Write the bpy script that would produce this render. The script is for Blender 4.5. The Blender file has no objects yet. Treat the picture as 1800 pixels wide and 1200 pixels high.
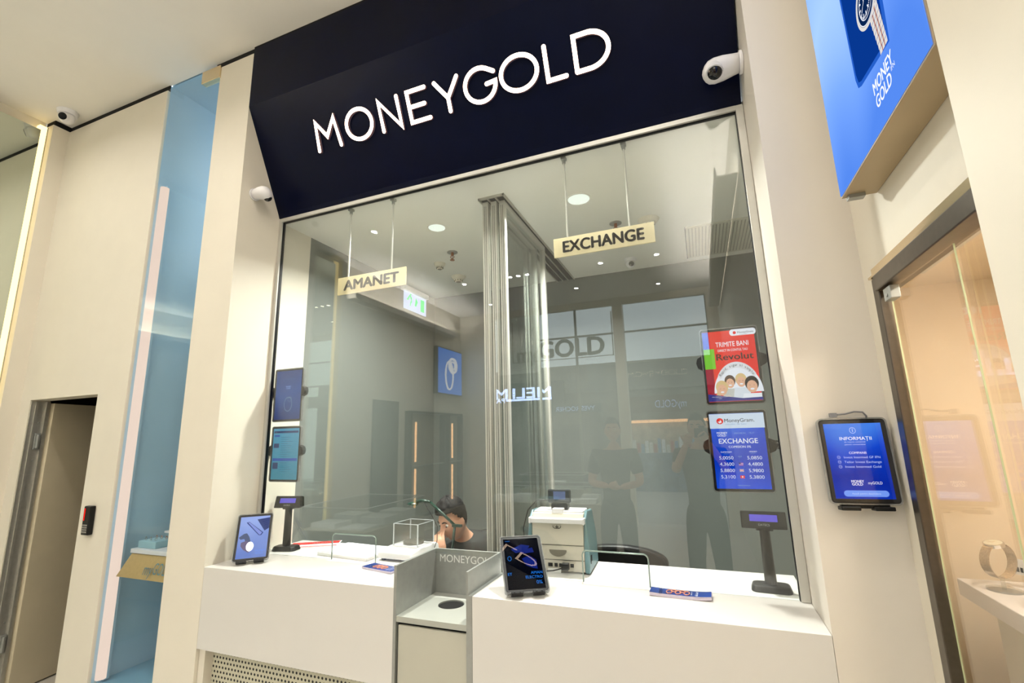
import bpy, bmesh, math, random
from mathutils import Vector, Matrix
random.seed(7)
PI = math.pi
SC = bpy.context.scene
COL = SC.collection
# ------------------------------------------------------------------ camera
cam = bpy.data.cameras.new('camera'); cam.sensor_width = 36; cam.lens = 16.5215
cam.clip_start = 0.02
camo = bpy.data.objects.new('camera', cam); COL.objects.link(camo)
yaw, pitch, roll = math.radians(-21.3726), math.radians(11.3710), math.radians(-1.4447)
F = Vector((math.sin(yaw)*math.cos(pitch), math.cos(yaw)*math.cos(pitch), math.sin(pitch)))
Rr = Vector((math.cos(yaw), -math.sin(yaw), 0)); Uu = Rr.cross(F)
R2 = Rr*math.cos(roll)+Uu*math.sin(roll); U2 = -Rr*math.sin(roll)+Uu*math.cos(roll)
camo.matrix_world = Matrix(((R2.x, U2.x, -F.x, 0), (R2.y, U2.y, -F.y, -2.0), (R2.z, U2.z, -F.z, 1.7), (0, 0, 0, 1)))
SC.camera = camo
# ------------------------------------------------------------------ view and world
SC.view_settings.view_transform = 'Standard'; SC.view_settings.look = 'None'
SC.view_settings.exposure = 0.06; SC.view_settings.gamma = 1.0
SC.view_settings.use_curve_mapping = False
W = bpy.data.worlds.new('mall_daylight'); SC.world = W; W.use_nodes = True
W.node_tree.nodes['Background'].inputs[0].default_value = (0.86, 0.95, 1.0, 1)
W.node_tree.nodes['Background'].inputs[1].default_value = 3.0

# ------------------------------------------------------------------ materials
def lin(c):
    return tuple((v/255/12.92 if v/255 <= .04045 else ((v/255+.055)/1.055)**2.4) for v in c)
MATS = {}
def mat(name, c, rough=.5, metal=0, noise=.03, nscale=6, bump=0, bscale=300, coat=0, spec=.5):
    if name in MATS: return MATS[name]
    m = bpy.data.materials.new(name); m.use_nodes = True; nt = m.node_tree
    b = nt.nodes['Principled BSDF']; c = lin(c)
    b.inputs['Roughness'].default_value = rough; b.inputs['Metallic'].default_value = metal
    b.inputs['Specular IOR Level'].default_value = spec; b.inputs['Coat Weight'].default_value = coat
    tc = nt.nodes.new('ShaderNodeTexCoord')
    n = nt.nodes.new('ShaderNodeTexNoise'); n.inputs['Scale'].default_value = nscale; n.inputs['Detail'].default_value = 4
    nt.links.new(tc.outputs['Object'], n.inputs['Vector'])
    r = nt.nodes.new('ShaderNodeValToRGB')
    r.color_ramp.elements[0].position = .3; r.color_ramp.elements[1].position = .7
    r.color_ramp.elements[0].color = tuple(v*(1-noise) for v in c)+(1,)
    r.color_ramp.elements[1].color = tuple(min(1, v*(1+noise)) for v in c)+(1,)
    nt.links.new(n.outputs['Fac'], r.inputs['Fac']); nt.links.new(r.outputs['Color'], b.inputs['Base Color'])
    if bump:
        n2 = nt.nodes.new('ShaderNodeTexNoise'); n2.inputs['Scale'].default_value = bscale
        nt.links.new(tc.outputs['Object'], n2.inputs['Vector'])
        bp = nt.nodes.new('ShaderNodeBump'); bp.inputs['Strength'].default_value = bump; bp.inputs['Distance'].default_value = .002
        nt.links.new(n2.outputs['Fac'], bp.inputs['Height']); nt.links.new(bp.outputs['Normal'], b.inputs['Normal'])
    MATS[name] = m; return m
def emit(name, c, s=1.0, rgb_lin=False):
    if name in MATS: return MATS[name]
    m = bpy.data.materials.new(name); m.use_nodes = True; nt = m.node_tree
    nt.nodes.remove(nt.nodes['Principled BSDF'])
    e = nt.nodes.new('ShaderNodeEmission'); e.inputs[0].default_value = (c if rgb_lin else lin(c))+(1,)
    e.inputs[1].default_value = s
    nt.links.new(e.outputs[0], nt.nodes['Material Output'].inputs[0])
    MATS[name] = m; return m
def egrad(name, cols, s=1.0, wave=False):
    """emissive screen picture: colour ramp over the object's own Z with soft noise"""
    if name in MATS: return MATS[name]
    m = bpy.data.materials.new(name); m.use_nodes = True; nt = m.node_tree
    nt.nodes.remove(nt.nodes['Principled BSDF'])
    e = nt.nodes.new('ShaderNodeEmission'); e.inputs[1].default_value = s
    tc = nt.nodes.new('ShaderNodeTexCoord'); sp = nt.nodes.new('ShaderNodeSeparateXYZ')
    nt.links.new(tc.outputs['Generated'], sp.inputs[0])
    n = nt.nodes.new('ShaderNodeTexNoise'); n.inputs['Scale'].default_value = 1.3; n.inputs['Detail'].default_value = 1
    nt.links.new(tc.outputs['Generated'], n.inputs['Vector'])
    ma = nt.nodes.new('ShaderNodeMath'); ma.operation = 'MULTIPLY_ADD'; ma.inputs[1].default_value = .9; ma.inputs[2].default_value = -.45
    nt.links.new(n.outputs['Fac'], ma.inputs[0])
    ad = nt.nodes.new('ShaderNodeMath'); nt.links.new(sp.outputs['Z'], ad.inputs[0]); nt.links.new(ma.outputs[0], ad.inputs[1])
    r = nt.nodes.new('ShaderNodeValToRGB'); cr = r.color_ramp
    for i, (p, c) in enumerate(cols):
        el = cr.elements[i] if i < 2 else cr.elements.new(p)
        el.position = p; el.color = lin(c)+(1,)
    nt.links.new(ad.outputs[0], r.inputs[0]); nt.links.new(r.outputs[0], e.inputs[0])
    nt.links.new(e.outputs[0], nt.nodes['Material Output'].inputs[0])
    MATS[name] = m; return m
def glass(name, tint, f0=.045, rough=0.0, body=0.0, bodyc=(.8, .8, .8)):
    if name in MATS: return MATS[name]
    m = bpy.data.materials.new(name); m.use_nodes = True; nt = m.node_tree
    nt.nodes.remove(nt.nodes['Principled BSDF'])
    tr = nt.nodes.new('ShaderNodeBsdfTransparent'); tr.inputs[0].default_value = tint+(1,)
    gl = nt.nodes.new('ShaderNodeBsdfGlossy'); gl.inputs['Roughness'].default_value = rough
    ge = nt.nodes.new('ShaderNodeNewGeometry')
    dt = nt.nodes.new('ShaderNodeVectorMath'); dt.operation = 'DOT_PRODUCT'
    nt.links.new(ge.outputs['Incoming'], dt.inputs[0]); nt.links.new(ge.outputs['Normal'], dt.inputs[1])
    def M(op, a, b=None, c=None):
        n = nt.nodes.new('ShaderNodeMath'); n.operation = op
        for i, v in enumerate((a, b, c)):
            if v is None: continue
            if isinstance(v, (int, float)): n.inputs[i].default_value = v
            else: nt.links.new(v, n.inputs[i])
        return n.outputs[0]
    ab = M('ABSOLUTE', dt.outputs['Value']); om = M('SUBTRACT', 1.0, ab); p5 = M('POWER', om, 5.0)
    fr = M('MULTIPLY_ADD', p5, 1-f0, f0)
    base = tr.outputs[0]
    if body:
        df = nt.nodes.new('ShaderNodeBsdfDiffuse'); df.inputs[0].default_value = bodyc+(1,)
        mb = nt.nodes.new('ShaderNodeMixShader'); mb.inputs[0].default_value = body
        nt.links.new(tr.outputs[0], mb.inputs[1]); nt.links.new(df.outputs[0], mb.inputs[2]); base = mb.outputs[0]
    mx = nt.nodes.new('ShaderNodeMixShader')
    nt.links.new(fr, mx.inputs[0]); nt.links.new(base, mx.inputs[1]); nt.links.new(gl.outputs[0], mx.inputs[2])
    nt.links.new(mx.outputs[0], nt.nodes['Material Output'].inputs[0])
    MATS[name] = m; return m
def perforated(name, c, pitch, rad, axis='XZ'):
    m = mat(name, c, .5); nt = m.node_tree; b = nt.nodes['Principled BSDF']
    tc = nt.nodes.new('ShaderNodeTexCoord'); sp = nt.nodes.new('ShaderNodeSeparateXYZ'); nt.links.new(tc.outputs['Object'], sp.inputs[0])
    def M(op, a, b=None, c=None):
        n = nt.nodes.new('ShaderNodeMath'); n.operation = op
        for i, v in enumerate((a, b, c)):
            if v is None: continue
            if isinstance(v, (int, float)): n.inputs[i].default_value = v
            else: nt.links.new(v, n.inputs[i])
        return n.outputs[0]
    u = M('DIVIDE', sp.outputs[axis[0]], pitch); v = M('DIVIDE', sp.outputs[axis[1]], pitch*2)
    def dots(o):
        a = M('SUBTRACT', M('FRACT', M('ADD', u, 100+o)), .5); b2 = M('MULTIPLY', M('SUBTRACT', M('FRACT', M('ADD', v, 100+o)), .5), 2.0)
        return M('SQRT', M('ADD', M('MULTIPLY', a, a), M('MULTIPLY', b2, b2)))
    d = M('MINIMUM', dots(0), dots(.5)); hole = M('LESS_THAN', d, rad)
    mx = nt.nodes.new('ShaderNodeMix'); mx.data_type = 'RGBA'
    src = b.inputs['Base Color'].links[0].from_socket
    nt.links.new(hole, mx.inputs[0]); nt.links.new(src, mx.inputs[6]); mx.inputs[7].default_value = (.004, .004, .004, 1)
    nt.links.new(mx.outputs[2], b.inputs['Base Color'])
    return m

CREAM = mat('cream_wall_paint', (221, 214, 199), .55, noise=.015, bump=.05)
CEIL = mat('white_ceiling_paint', (240, 236, 229), .8, noise=.01)
JAMB = mat('warm_white_lacquer', (217, 210, 199), .45, noise=.01)
WORK = mat('solid_surface_white', (211, 208, 203), .35, noise=.01)
NAVY = mat('navy_sign_panel', (2, 6, 30), .3, noise=.15, spec=.1)
BLACK = mat('black_plastic', (9, 9, 11), .42, noise=.1, spec=.35)
SHADOW = mat('black_gap_liner', (5, 5, 5), .9)
ALU = mat('brushed_aluminium', (190, 188, 180), .38, .75, noise=.06, nscale=40)
ALUL = mat('anodised_light_aluminium', (192, 190, 182), .45, .35, noise=.03)
STEEL = mat('satin_steel_sheet', (158, 160, 156), .42, .55, noise=.05, nscale=30)
GREYP = mat('grey_cabinet_panel', (182, 180, 166), .5, noise=.02)
GREYW = mat('grey_booth_wall', (104, 109, 105), .8, noise=.02)
BCEIL = mat('booth_ceiling_paint', (228, 227, 220), .85, noise=.01)
BLUEW = mat('pale_blue_lacquer_wall', (170, 205, 228), .3, noise=.03, nscale=2)
WHITEP = mat('white_plastic', (226, 224, 226), .35, noise=.01)
FLOOR = mat('polished_beige_stone_floor', (200, 194, 184), .25, noise=.08, nscale=3)
PAPER = mat('white_paper', (236, 236, 234), .8, noise=.01)
BRASS = mat('brushed_brass', (214, 182, 130), .3, .6, noise=.05, nscale=60)
BRONZE = mat('dark_bronze_frame', (96, 88, 78), .28, .85, noise=.08, nscale=50)
BRONZEL = mat('polished_frame_edge', (226, 206, 170), .15, .9, noise=.03)
GLASS = glass('clear_float_glass', (.95, .965, .955), .066)
CLEAR = glass('clear_acrylic', (.95, .96, .95), .05, body=.04, bodyc=(.8, .85, .83))
CASE = glass('clear_case_rubber', (.62, .64, .64), .12, rough=.15, body=.25, bodyc=(.45, .46, .46))
GEDGE = mat('polished_glass_edge', (132, 148, 140), .2, .2)
SKIN = mat('skin', (205, 150, 122), .5, noise=.06, nscale=20)
HAIR = mat('dark_brown_hair', (20, 14, 12), .8, noise=.4, nscale=60, bump=.6, bscale=90)
BLUEP = mat('pale_blue_suede', (150, 186, 196), .8)
WGREY = mat('off_white_suede', (222, 218, 204), .8)

# ------------------------------------------------------------------ mesh helpers
def BM(): return bmesh.new()
def box(bm, x0, x1, y0, y1, z0, z1, mi=0):
    r = bmesh.ops.create_cube(bm, size=1, matrix=Matrix.Translation(((x0+x1)/2, (y0+y1)/2, (z0+z1)/2)) @ Matrix.Diagonal((abs(x1-x0), abs(y1-y0), abs(z1-z0), 1)))
    for v in r['verts']:
        for f in v.link_faces: f.material_index = mi
    return r['verts']
def align(p0, p1):
    d = (Vector(p1)-Vector(p0)); q = d.to_track_quat('Z', 'Y')
    return Matrix.Translation((Vector(p0)+Vector(p1))/2) @ q.to_matrix().to_4x4(), d.length
def cyl(bm, p0, p1, r0, r1=None, n=20, mi=0):
    m, L = align(p0, p1)
    r = bmesh.ops.create_cone(bm, cap_ends=True, segments=n, radius1=r0, radius2=r0 if r1 is None else r1, depth=L, matrix=m)
    for v in r['verts']:
        for f in v.link_faces: f.material_index = mi
    return r['verts']
def ball(bm, c, r, mi=0, n=16, M=None):
    if not hasattr(r, '__len__'): r = (r, r, r)
    mt = Matrix.Translation(c) @ (M.to_4x4() if M else Matrix.Identity(4)) @ Matrix.Diagonal((*r, 1))
    q = bmesh.ops.create_uvsphere(bm, u_segments=n*2, v_segments=n, radius=1, matrix=mt)
    for v in q['verts']:
        for f in v.link_faces: f.material_index = mi
    return q['verts']
def tube(bm, pts, r, n=8, mi=0, closed=False):
    pts = [Vector(p) for p in pts]; rings = []
    N = len(pts); prev = None
    for i, p in enumerate(pts):
        t = (pts[(i+1) % N]-pts[i-1]) if closed else (pts[min(i+1, N-1)]-pts[max(i-1, 0)])
        t.normalize()
        if prev is None: a = t.orthogonal().normalized()
        else: a = (prev - t*prev.dot(t)).normalized()
        prev = a; b = t.cross(a)
        rr = r[i] if hasattr(r, '__len__') else r
        rings.append([bm.verts.new(p + a*rr*math.cos(2*PI*k/n) + b*rr*math.sin(2*PI*k/n)) for k in range(n)])
    R = range(N if closed else N-1)
    for i in R:
        A, B = rings[i], rings[(i+1) % N]
        for k in range(n):
            f = bm.faces.new((A[k], A[(k+1) % n], B[(k+1) % n], B[k])); f.material_index = mi; f.smooth = True
    if not closed:
        bm.faces.new(rings[0][::-1]).material_index = mi; bm.faces.new(rings[-1]).material_index = mi
def prism(bm, pts, ax, a0, a1, mi=0):
    """outline pts (u,v) extruded along ax ('x': u=y v=z, 'y': u=x v=z, 'z': u=x v=y)"""
    def P(u, v, a): return {'x': (a, u, v), 'y': (u, a, v), 'z': (u, v, a)}[ax]
    A = [bm.verts.new(P(u, v, a0)) for u, v in pts]; B = [bm.verts.new(P(u, v, a1)) for u, v in pts]
    n = len(pts); fs = [bm.faces.new(A), bm.faces.new(B[::-1])]
    for i in range(n): fs.append(bm.faces.new((A[i], B[i], B[(i+1) % n], A[(i+1) % n])))
    for f in fs: f.material_index = mi
    return A+B
def rrect(cx, cz, w, h, r, n=5):
    o = []
    for sx, sz, a0 in ((1, 1, 0), (-1, 1, 90), (-1, -1, 180), (1, -1, 270)):
        for k in range(n+1):
            a = math.radians(a0+90*k/n); o.append((cx+sx*(w/2-r)+r*math.cos(a), cz+sz*(h/2-r)+r*math.sin(a)))
    return o
def circ(cx, cz, rx, rz=None, n=32):
    rz = rx if rz is None else rz
    return [(cx+rx*math.cos(2*PI*k/n), cz+rz*math.sin(2*PI*k/n)) for k in range(n)]
def ob(name, bm, m, parent=None, bevel=0, smooth=False, seg=2):
    bmesh.ops.recalc_face_normals(bm, faces=bm.faces)
    me = bpy.data.meshes.new(name); bm.to_mesh(me); bm.free()
    for q in (m if isinstance(m, (list, tuple)) else [m]): me.materials.append(q)
    if smooth:
        for p in me.polygons: p.use_smooth = True
    o = bpy.data.objects.new(name, me); COL.objects.link(o)
    if bevel:
        b = o.modifiers.new('bevel', 'BEVEL'); b.width = bevel; b.segments = seg; b.limit_method = 'ANGLE'; b.angle_limit = math.radians(40)
        b.harden_normals = False
    if parent: setp(o, parent)
    return o
def setp(o, p):
    o.parent = p
def root(name, loc, label, cat, rot=(0, 0, 0), group=None):
    o = bpy.data.objects.new(name, None); COL.objects.link(o); o.empty_display_size = .05
    o.location = loc; o.rotation_euler = rot
    o['label'] = label; o['category'] = cat
    if group: o['group'] = group
    return o
def wpart(name, bm, m, parent, **k):
    """a part whose mesh was drawn in world coordinates, re-based to its (unrotated) thing"""
    base = Vector((0, 0, 0)); q = parent
    while q is not None: base += q.location; q = q.parent
    bmesh.ops.translate(bm, verts=bm.verts, vec=-base)
    return ob(name, bm, m, parent, **k)
def tag(o, label, cat, group=None):
    o['label'] = label; o['category'] = cat
    if group: o['group'] = group
    return o
def struct(name, bm, m, parent=None, **k):
    o = ob(name, bm, m, parent, **k)
    if parent is None: o['kind'] = 'structure'
    return o
def sroot(name, loc=(0, 0, 0)):
    o = bpy.data.objects.new(name, None); COL.objects.link(o); o.location = loc; o['kind'] = 'structure'; return o
_TC = {}
def text_polys(s, bold=0.0):
    """flat text outline mesh from the built-in font -> (verts2d, faces), normalised so bbox starts at 0 and capital height is 1"""
    key = (s, bold)
    if key in _TC: return _TC[key]
    def ev(t):
        c = bpy.data.curves.new('t', 'FONT'); c.body = t; c.size = 1; c.offset = bold; c.resolution_u = 4
        o = bpy.data.objects.new('t', c); COL.objects.link(o)
        bpy.context.view_layer.update()
        me = bpy.data.meshes.new_from_object(o.evaluated_get(bpy.context.evaluated_depsgraph_get()))
        vs = [(v.co.x, v.co.y) for v in me.vertices]; fs = [tuple(p.vertices) for p in me.polygons]
        bpy.data.objects.remove(o); bpy.data.curves.remove(c); bpy.data.meshes.remove(me)
        return vs, fs
    if 'H' not in _TC: _TC['H'] = max(v[1] for v in ev('H')[0])
    vs, fs = ev(s)
    H = _TC['H']; x0 = min(v[0] for v in vs)
    vs = [((x-x0)/H, y/H) for x, y in vs]
    _TC[key] = (vs, fs, max(v[0] for v in vs)); return _TC[key]
def add_text(bm, s, cx, cz, h, y, mi=0, bold=.015, w=None, align_='c', depth=0, sgn=1):
    """text standing in the XZ plane, read from -Y"""
    vs, fs, wid = text_polys(s)
    kx = h if w is None else w/wid
    b = max(0, bold)*.75
    if b > .004:
        V = []
        for ox_, oz_ in ((0, 0), (b, 0), (-b, 0), (0, b*.7), (0, -b*.7)):
            V += add_text(bm, s, cx+ox_*kx, cz+oz_*h, h, y, mi, 0, w, align_, depth)
        return V
    W_ = wid*kx; ox = {'c': cx-W_/2, 'l': cx, 'r': cx-W_}[align_]
    V = [bm.verts.new((ox+x*kx, y, cz-h/2+z*h)) for x, z in vs]
    F_ = []
    for f in fs:
        try: F_.append(bm.faces.new([V[i] for i in f]))
        except ValueError: pass
    for f in F_: f.material_index = mi
    if depth:
        r = bmesh.ops.extrude_face_region(bm, geom=F_)
        for g in r['geom']:
            if isinstance(g, bmesh.types.BMVert): g.co.y += depth
            if isinstance(g, bmesh.types.BMFace): g.material_index = mi
        for v in V:
            for f in v.link_faces: f.material_index = mi
    return V
def poly(bm, pts, y, mi=0):
    f = bm.faces.new([bm.verts.new((u, y, v)) for u, v in pts]); f.material_index = mi
def graphics(name, items, y0, parent, step=.00018):
    """printed or lit graphics: list of (kind, ..., colour, strength) layered a hair apart, facing -Y"""
    bm = BM(); ms = []; y = y0
    for it in items:
        c = it[-1]
        if c not in ms: ms.append(c)
        mi = ms.index(c); y -= step
        if it[0] == 'tr':
            vs = add_text(bm, it[1], 0, 0, it[4], y, mi, bold=it[5]); ca, sa = math.cos(it[6]), math.sin(it[6])
            for v in vs: v.co.x, v.co.z = it[2]+v.co.x*ca-v.co.z*sa, it[3]+v.co.x*sa+v.co.z*ca
        elif it[0] == 't': add_text(bm, it[1], it[2], it[3], it[4], y, mi, bold=it[5], w=it[6], align_=it[7])
        elif it[0] == 'r': poly(bm, [(it[1], it[2]), (it[3], it[2]), (it[3], it[4]), (it[1], it[4])], y, mi)
        elif it[0] == 'rr': poly(bm, rrect(it[1], it[2], it[3], it[4], it[5]), y, mi)
        elif it[0] == 'e': poly(bm, circ(it[1], it[2], it[3], it[4]), y, mi)
        elif it[0] == 'p': poly(bm, it[1], y, mi)
        elif it[0] == 'ring':
            _, cx, cz, rx, rz, t, _c = it; n = 40
            A = [bm.verts.new((cx+rx*math.cos(2*PI*k/n), y, cz+rz*math.sin(2*PI*k/n))) for k in range(n)]
            B = [bm.verts.new((cx+(rx-t)*math.cos(2*PI*k/n), y, cz+(rz-t)*math.sin(2*PI*k/n))) for k in range(n)]
            for k in range(n): bm.faces.new((A[k], A[(k+1) % n], B[(k+1) % n], B[k])).material_index = mi
    me = bpy.data.meshes.new(name)
    for f in bm.faces: f.normal_update()
    for f in bm.faces:
        if f.normal.y > 0: f.normal_flip()
    bm.to_mesh(me); bm.free()
    for m in ms: me.materials.append(m)
    o = bpy.data.objects.new(name, me); COL.objects.link(o); setp(o, parent); return o
def T(s, x, z, h, m, bold=.012, w=None, al='c'): return ('t', s, x, z, h, bold, w, al, m)

# ================================================================== SETTING
H = 4.44
bm = BM(); box(bm, -12, 6, -14, 2.6, -.12, 0); struct('floor', bm, FLOOR)
bm = BM(); box(bm, -5.15, .8, -6.9, .02, H, H+.15); struct('ceiling', bm, CEIL)
# facade wall, left cream panel with the doorway
bm = BM()
for a in ((-4.875, -4.744, 0, 4.388), (-3.908, -3.59, 0, 4.388), (-4.744, -3.908, 2.06, 4.388)): box(bm, a[0], a[1], .0, .12, a[2], a[3])
struct('wall_back', bm, CREAM)
bm = BM(); box(bm, -5.15, -4.875, -.11, .12, 0, 4.392); struct('wall_return', bm, CREAM)
bm = BM(); box(bm, -3.007, -2.68, 0, .62, 0, 4.388); struct('wall_pillar', bm, CREAM)
bm = BM(); box(bm, .34, .60, 0, .60, 0, H); struct('wall_right', bm, JAMB)
bm = BM(); box(bm, -5.15, -5.0, -6.9, -.11, 0, H)
struct('wall_left', bm, CREAM)
# right side wall: header over the vitrine, piers
bm = BM(); box(bm, .60, .612, -.15, .0, 0, H); box(bm, .60, .72, -1.35, -.15, 2.185, H)
struct('wall_side', bm, CREAM)
bm = BM(); box(bm, .5, .8, -6.9, -.95, 0, H); struct('wall_near', bm, CREAM, bevel=.004)
# black shadow gaps below the ceiling
bm = BM(); box(bm, -4.875, -3.59, .012, .12, 4.388, H); box(bm, -3.07, -2.68, .012, .5, 4.388, H); box(bm, -5.0, -4.88, -.10, .1, 4.392, H)
struct('trim_1', bm, SHADOW)
# plenum behind the facade
bm = BM(); box(bm, -3.59, -3.0, .03, 1.7, H, H+.1); struct('ceiling_recess', bm, BLUEW)
# blue recess
bm = BM(); box(bm, -3.64, -3.59, .02, 1.7, .29, H); box(bm, -3.59, -3.0, 1.65, 1.7, 0, H)
struct('wall_recess', bm, BLUEW)
bm = BM(); box(bm, -3.59, -3.007, .05, 1.65, 0, .29); struct('trim_2', bm, mat('blue_plinth', (120, 170, 196), .4))
w = sroot('window_2', (-3.3, .012, 0))
bm = BM(); box(bm, -3.588, -3.009, .006, .018, .02, 4.40); wpart('pane', bm, glass('blue_tinted_glass', (.955, .98, .99), .02), w)
bm = BM(); box(bm, -3.19, -3.0, -.012, .03, 4.30, 4.40)
wpart('patch_fitting', bm, BRONZEL, w, bevel=.004)

# dark box behind the ajar door, the unlit room's shade put into its colour
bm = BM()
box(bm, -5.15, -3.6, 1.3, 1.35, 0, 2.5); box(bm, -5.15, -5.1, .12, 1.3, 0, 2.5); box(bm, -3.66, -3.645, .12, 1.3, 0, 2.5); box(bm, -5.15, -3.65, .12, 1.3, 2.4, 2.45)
struct('wall_corridor', bm, mat('unlit_corridor_dark', (60, 52, 44), .9))
d = sroot('door_1', (-4.744, .12, 0)); d.rotation_euler = (0, 0, math.radians(-1))
ang = math.radians(103)
def rotz_pts(bm, a):
    bmesh.ops.rotate(bm, verts=bm.verts, cent=(0, 0, 0), matrix=Matrix.Rotation(a, 3, 'Z'))
bm = BM(); box(bm, .0, .84, -.045, 0, .01, 2.04); rotz_pts(bm, ang)
ob('doorway_panel', bm, mat('door_leaf_beige', (206, 194, 166), .5), d, bevel=.003)
bm = BM(); box(bm, -.0, .012, -.115, .0, 0, 2.05); box(bm, .012, .02, -.09, -.075, 0, 2.05); box(bm, .012, .03, -.03, -.02, 0, 2.05)
ob('door_jamb', bm, ALU, d)
for z in (.35, 1.75):
    bm = BM(); box(bm, .012, .03, -.07, -.035, z-.06, z+.06); cyl(bm, (.034, -.052, z-.05), (.034, -.052, z+.05), .009)
    for k in (-1, 1): cyl(bm, (.012, -.055, z+.14*k), (.016, -.055, z+.14*k), .006)
    ob('hinge', bm, STEEL, d, bevel=.002)

# ================================================================== LEFT WALL: mirror and cove light
t = root('wall_mirror', (-4.95, -1.4, 0), 'tall frameless mirror panel on the left wall, reflecting the cream corner', 'mirror')
bm = BM(); box(bm, -4.93, -4.9, -2.62, -.172, .02, 4.31)
wpart('mirror_glass', bm, mat('mirror_silver', (205, 212, 200), .02, 1, noise=0), t)
bm = BM(); box(bm, -4.999, -4.93, -2.56, -.23, .02, 4.28); wpart('backing', bm, SHADOW, t)
for y, lab in ((-.14, 'glowing warm white light strip in the corner beside the wall mirror'), (-2.68, 'glowing warm white light strip at the far end of the wall mirror')):
    t = root('cove_or_fill_light', (-4.97, y, 0), lab, 'light')
    bm = BM(); box(bm, -4.998, -4.95, y-(.024 if y > -1 else .055), y+(.024 if y > -1 else .055), .02, 4.38); wpart('diffuser', bm, emit('warm_cove_led', (255, 226, 150), 2.6), t)
    bm = BM(); box(bm, -4.999, -4.945, y+(.024 if y > -1 else .055), y+(.03 if y > -1 else .061), .02, 4.38); wpart('channel', bm, ALU, t)
bm = BM(); box(bm, -5.0, -4.875, -2.86, -2.74, 0, 4.41); struct('wall_pier', bm, CREAM)

# glowing bar in blue recess, standing in for a reflected light strip
t = root('reflection_bar', (-3.525, .05, .3), 'tall slim pinkish white glow behind the blue glass, in place of a reflection', 'light')
bm = BM(); cyl(bm, (-3.558, .052, .31), (-3.558, .052, 3.58), .028, n=24)
wpart('diffuser', bm, emit('pinkish_white_bar', (255, 226, 208), .95), t, smooth=False)
bm = BM(); box(bm, -3.573, -3.543, .06, .09, .3, 3.6); wpart('channel', bm, BLUEW, t)

# keypad
t = root('access_keypad', (-3.776, 0, 1.23), 'black access keypad with red light beside the open doorway', 'keypad')
bm = BM(); box(bm, -.036, .036, -.032, -.001, -.09, .09); ob('housing', bm, BLACK, t, bevel=.006)
bm = BM(); box(bm, -.024, -.016, -.0335, -.032, .0, .075); ob('indicator', bm, emit('red_indicator', (255, 30, 20), 1.2), t)
bm = BM()
for r in range(4):
    for c in range(3): box(bm, -.024+c*.017, -.012+c*.017, -.034, -.0318, -.075+r*.014, -.066+r*.014)
ob('keys', bm, mat('grey_keys', (150, 146, 140), .5), t)

# jewellery ledge in the recess
t = root('jewellery_ledge', (-3.2, .2, .95), 'white jewellery ledge with brass fascia lettered behind the blue glass', 'display shelf')
bm = BM(); box(bm, -3.44, -3.008, .06, .42, 1.035, 1.06); wpart('ledge_top', bm, WHITEP, t, bevel=.002)
bm = BM(); prism(bm, [(.07, 1.03), (.03, .90), (.036, .898), (.40, 1.0), (.40, 1.03)], 'x', -3.50, -3.008)
vs = [v for v in bm.verts if v.co.x < -3.4 and v.co.z > 1.0]
for v in vs: v.co.x += .06
wpart('fascia', bm, BRASS, t)
bm = BM(); add_text(bm, 'my', -3.215, .958, .06, .0, bold=-.012, w=.075); add_text(bm, 'GOLD', -3.095, .965, .06, .0, bold=-.01, w=.15)
for v in bm.verts: v.co.y = .044 + (v.co.z-.965)*.31 - .003
wpart('lettering', bm, mat('blue_grey_letters', (92, 128, 140), .4), t)
t = root('ring_tray', (-3.34, .15, 1.06), 'pale blue suede block holding rings, low on the white ledge', 'jewellery tray')
bm = BM(); box(bm, -.085, .085, -.06, .06, 0, .042); ob('block', bm, BLUEP, t, bevel=.004)
for i in range(6):
    bm = BM(); cx, cy = -.06+.024*i, (-.03, .02)[i % 2]
    tube(bm, [(cx+.008*math.cos(a), cy, .049+.009*math.sin(a)) for a in [2*PI*k/14 for k in range(14)]], .0014, 5, closed=True)
    ball(bm, (cx, cy, .06), .0035, n=5)
    ob('ring', bm, mat('rose_gold', (226, 160, 130), .2, 1) if i % 2 else STEEL, t)
t = root('display_riser', (-3.42, .36, 1.06), 'small white riser at the right end of the jewellery ledge', 'stand')
bm = BM(); box(bm, -.07, .09, -.07, .07, .05, .062); ob('plate', bm, WHITEP, t)
bm = BM(); box(bm, -.05, -.04, -.05, .05, 0, .05); ob('support', bm, STEEL, t)
bm = BM(); box(bm, .07, .08, -.05, .05, 0, .05); ob('support', bm, STEEL, t)
t = root('bracelet_tray', (-3.41, .36, 1.122), 'cream box with arched bracelet pads on the small riser', 'jewellery tray')
bm = BM(); box(bm, -.06, .08, -.055, .055, 0, .05); ob('block', bm, WGREY, t, bevel=.004)
for i in range(4):
    bm = BM(); x = -.03+.027*i
    pts = [(.045*math.cos(a), .05+.045*math.sin(a)) for a in [PI*k/12 for k in range(13)]]
    prism(bm, pts, 'x', x-.010, x+.010); ob('arched_pad', bm, PAPER, t, bevel=.002)

# ================================================================== FASCIA SIGN
t = root('fascia_sign', (-1.17, 0, 3.3), 'large dark navy fascia with glowing white letters above the counter window', 'sign')
prof = [(.0, 4.425), (.0, 3.96), (.305, 3.30), (.315, 3.272), (.36, 3.272), (.36, 4.425)]
bm = BM(); prism(bm, prof, 'x', -2.679, .333); wpart('sign_panel', bm, NAVY, t)
bm = BM(); box(bm, -2.679, .319, -.0, .3, 4.425, 4.439); wpart('shadow_gap', bm, SHADOW, t)
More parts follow.
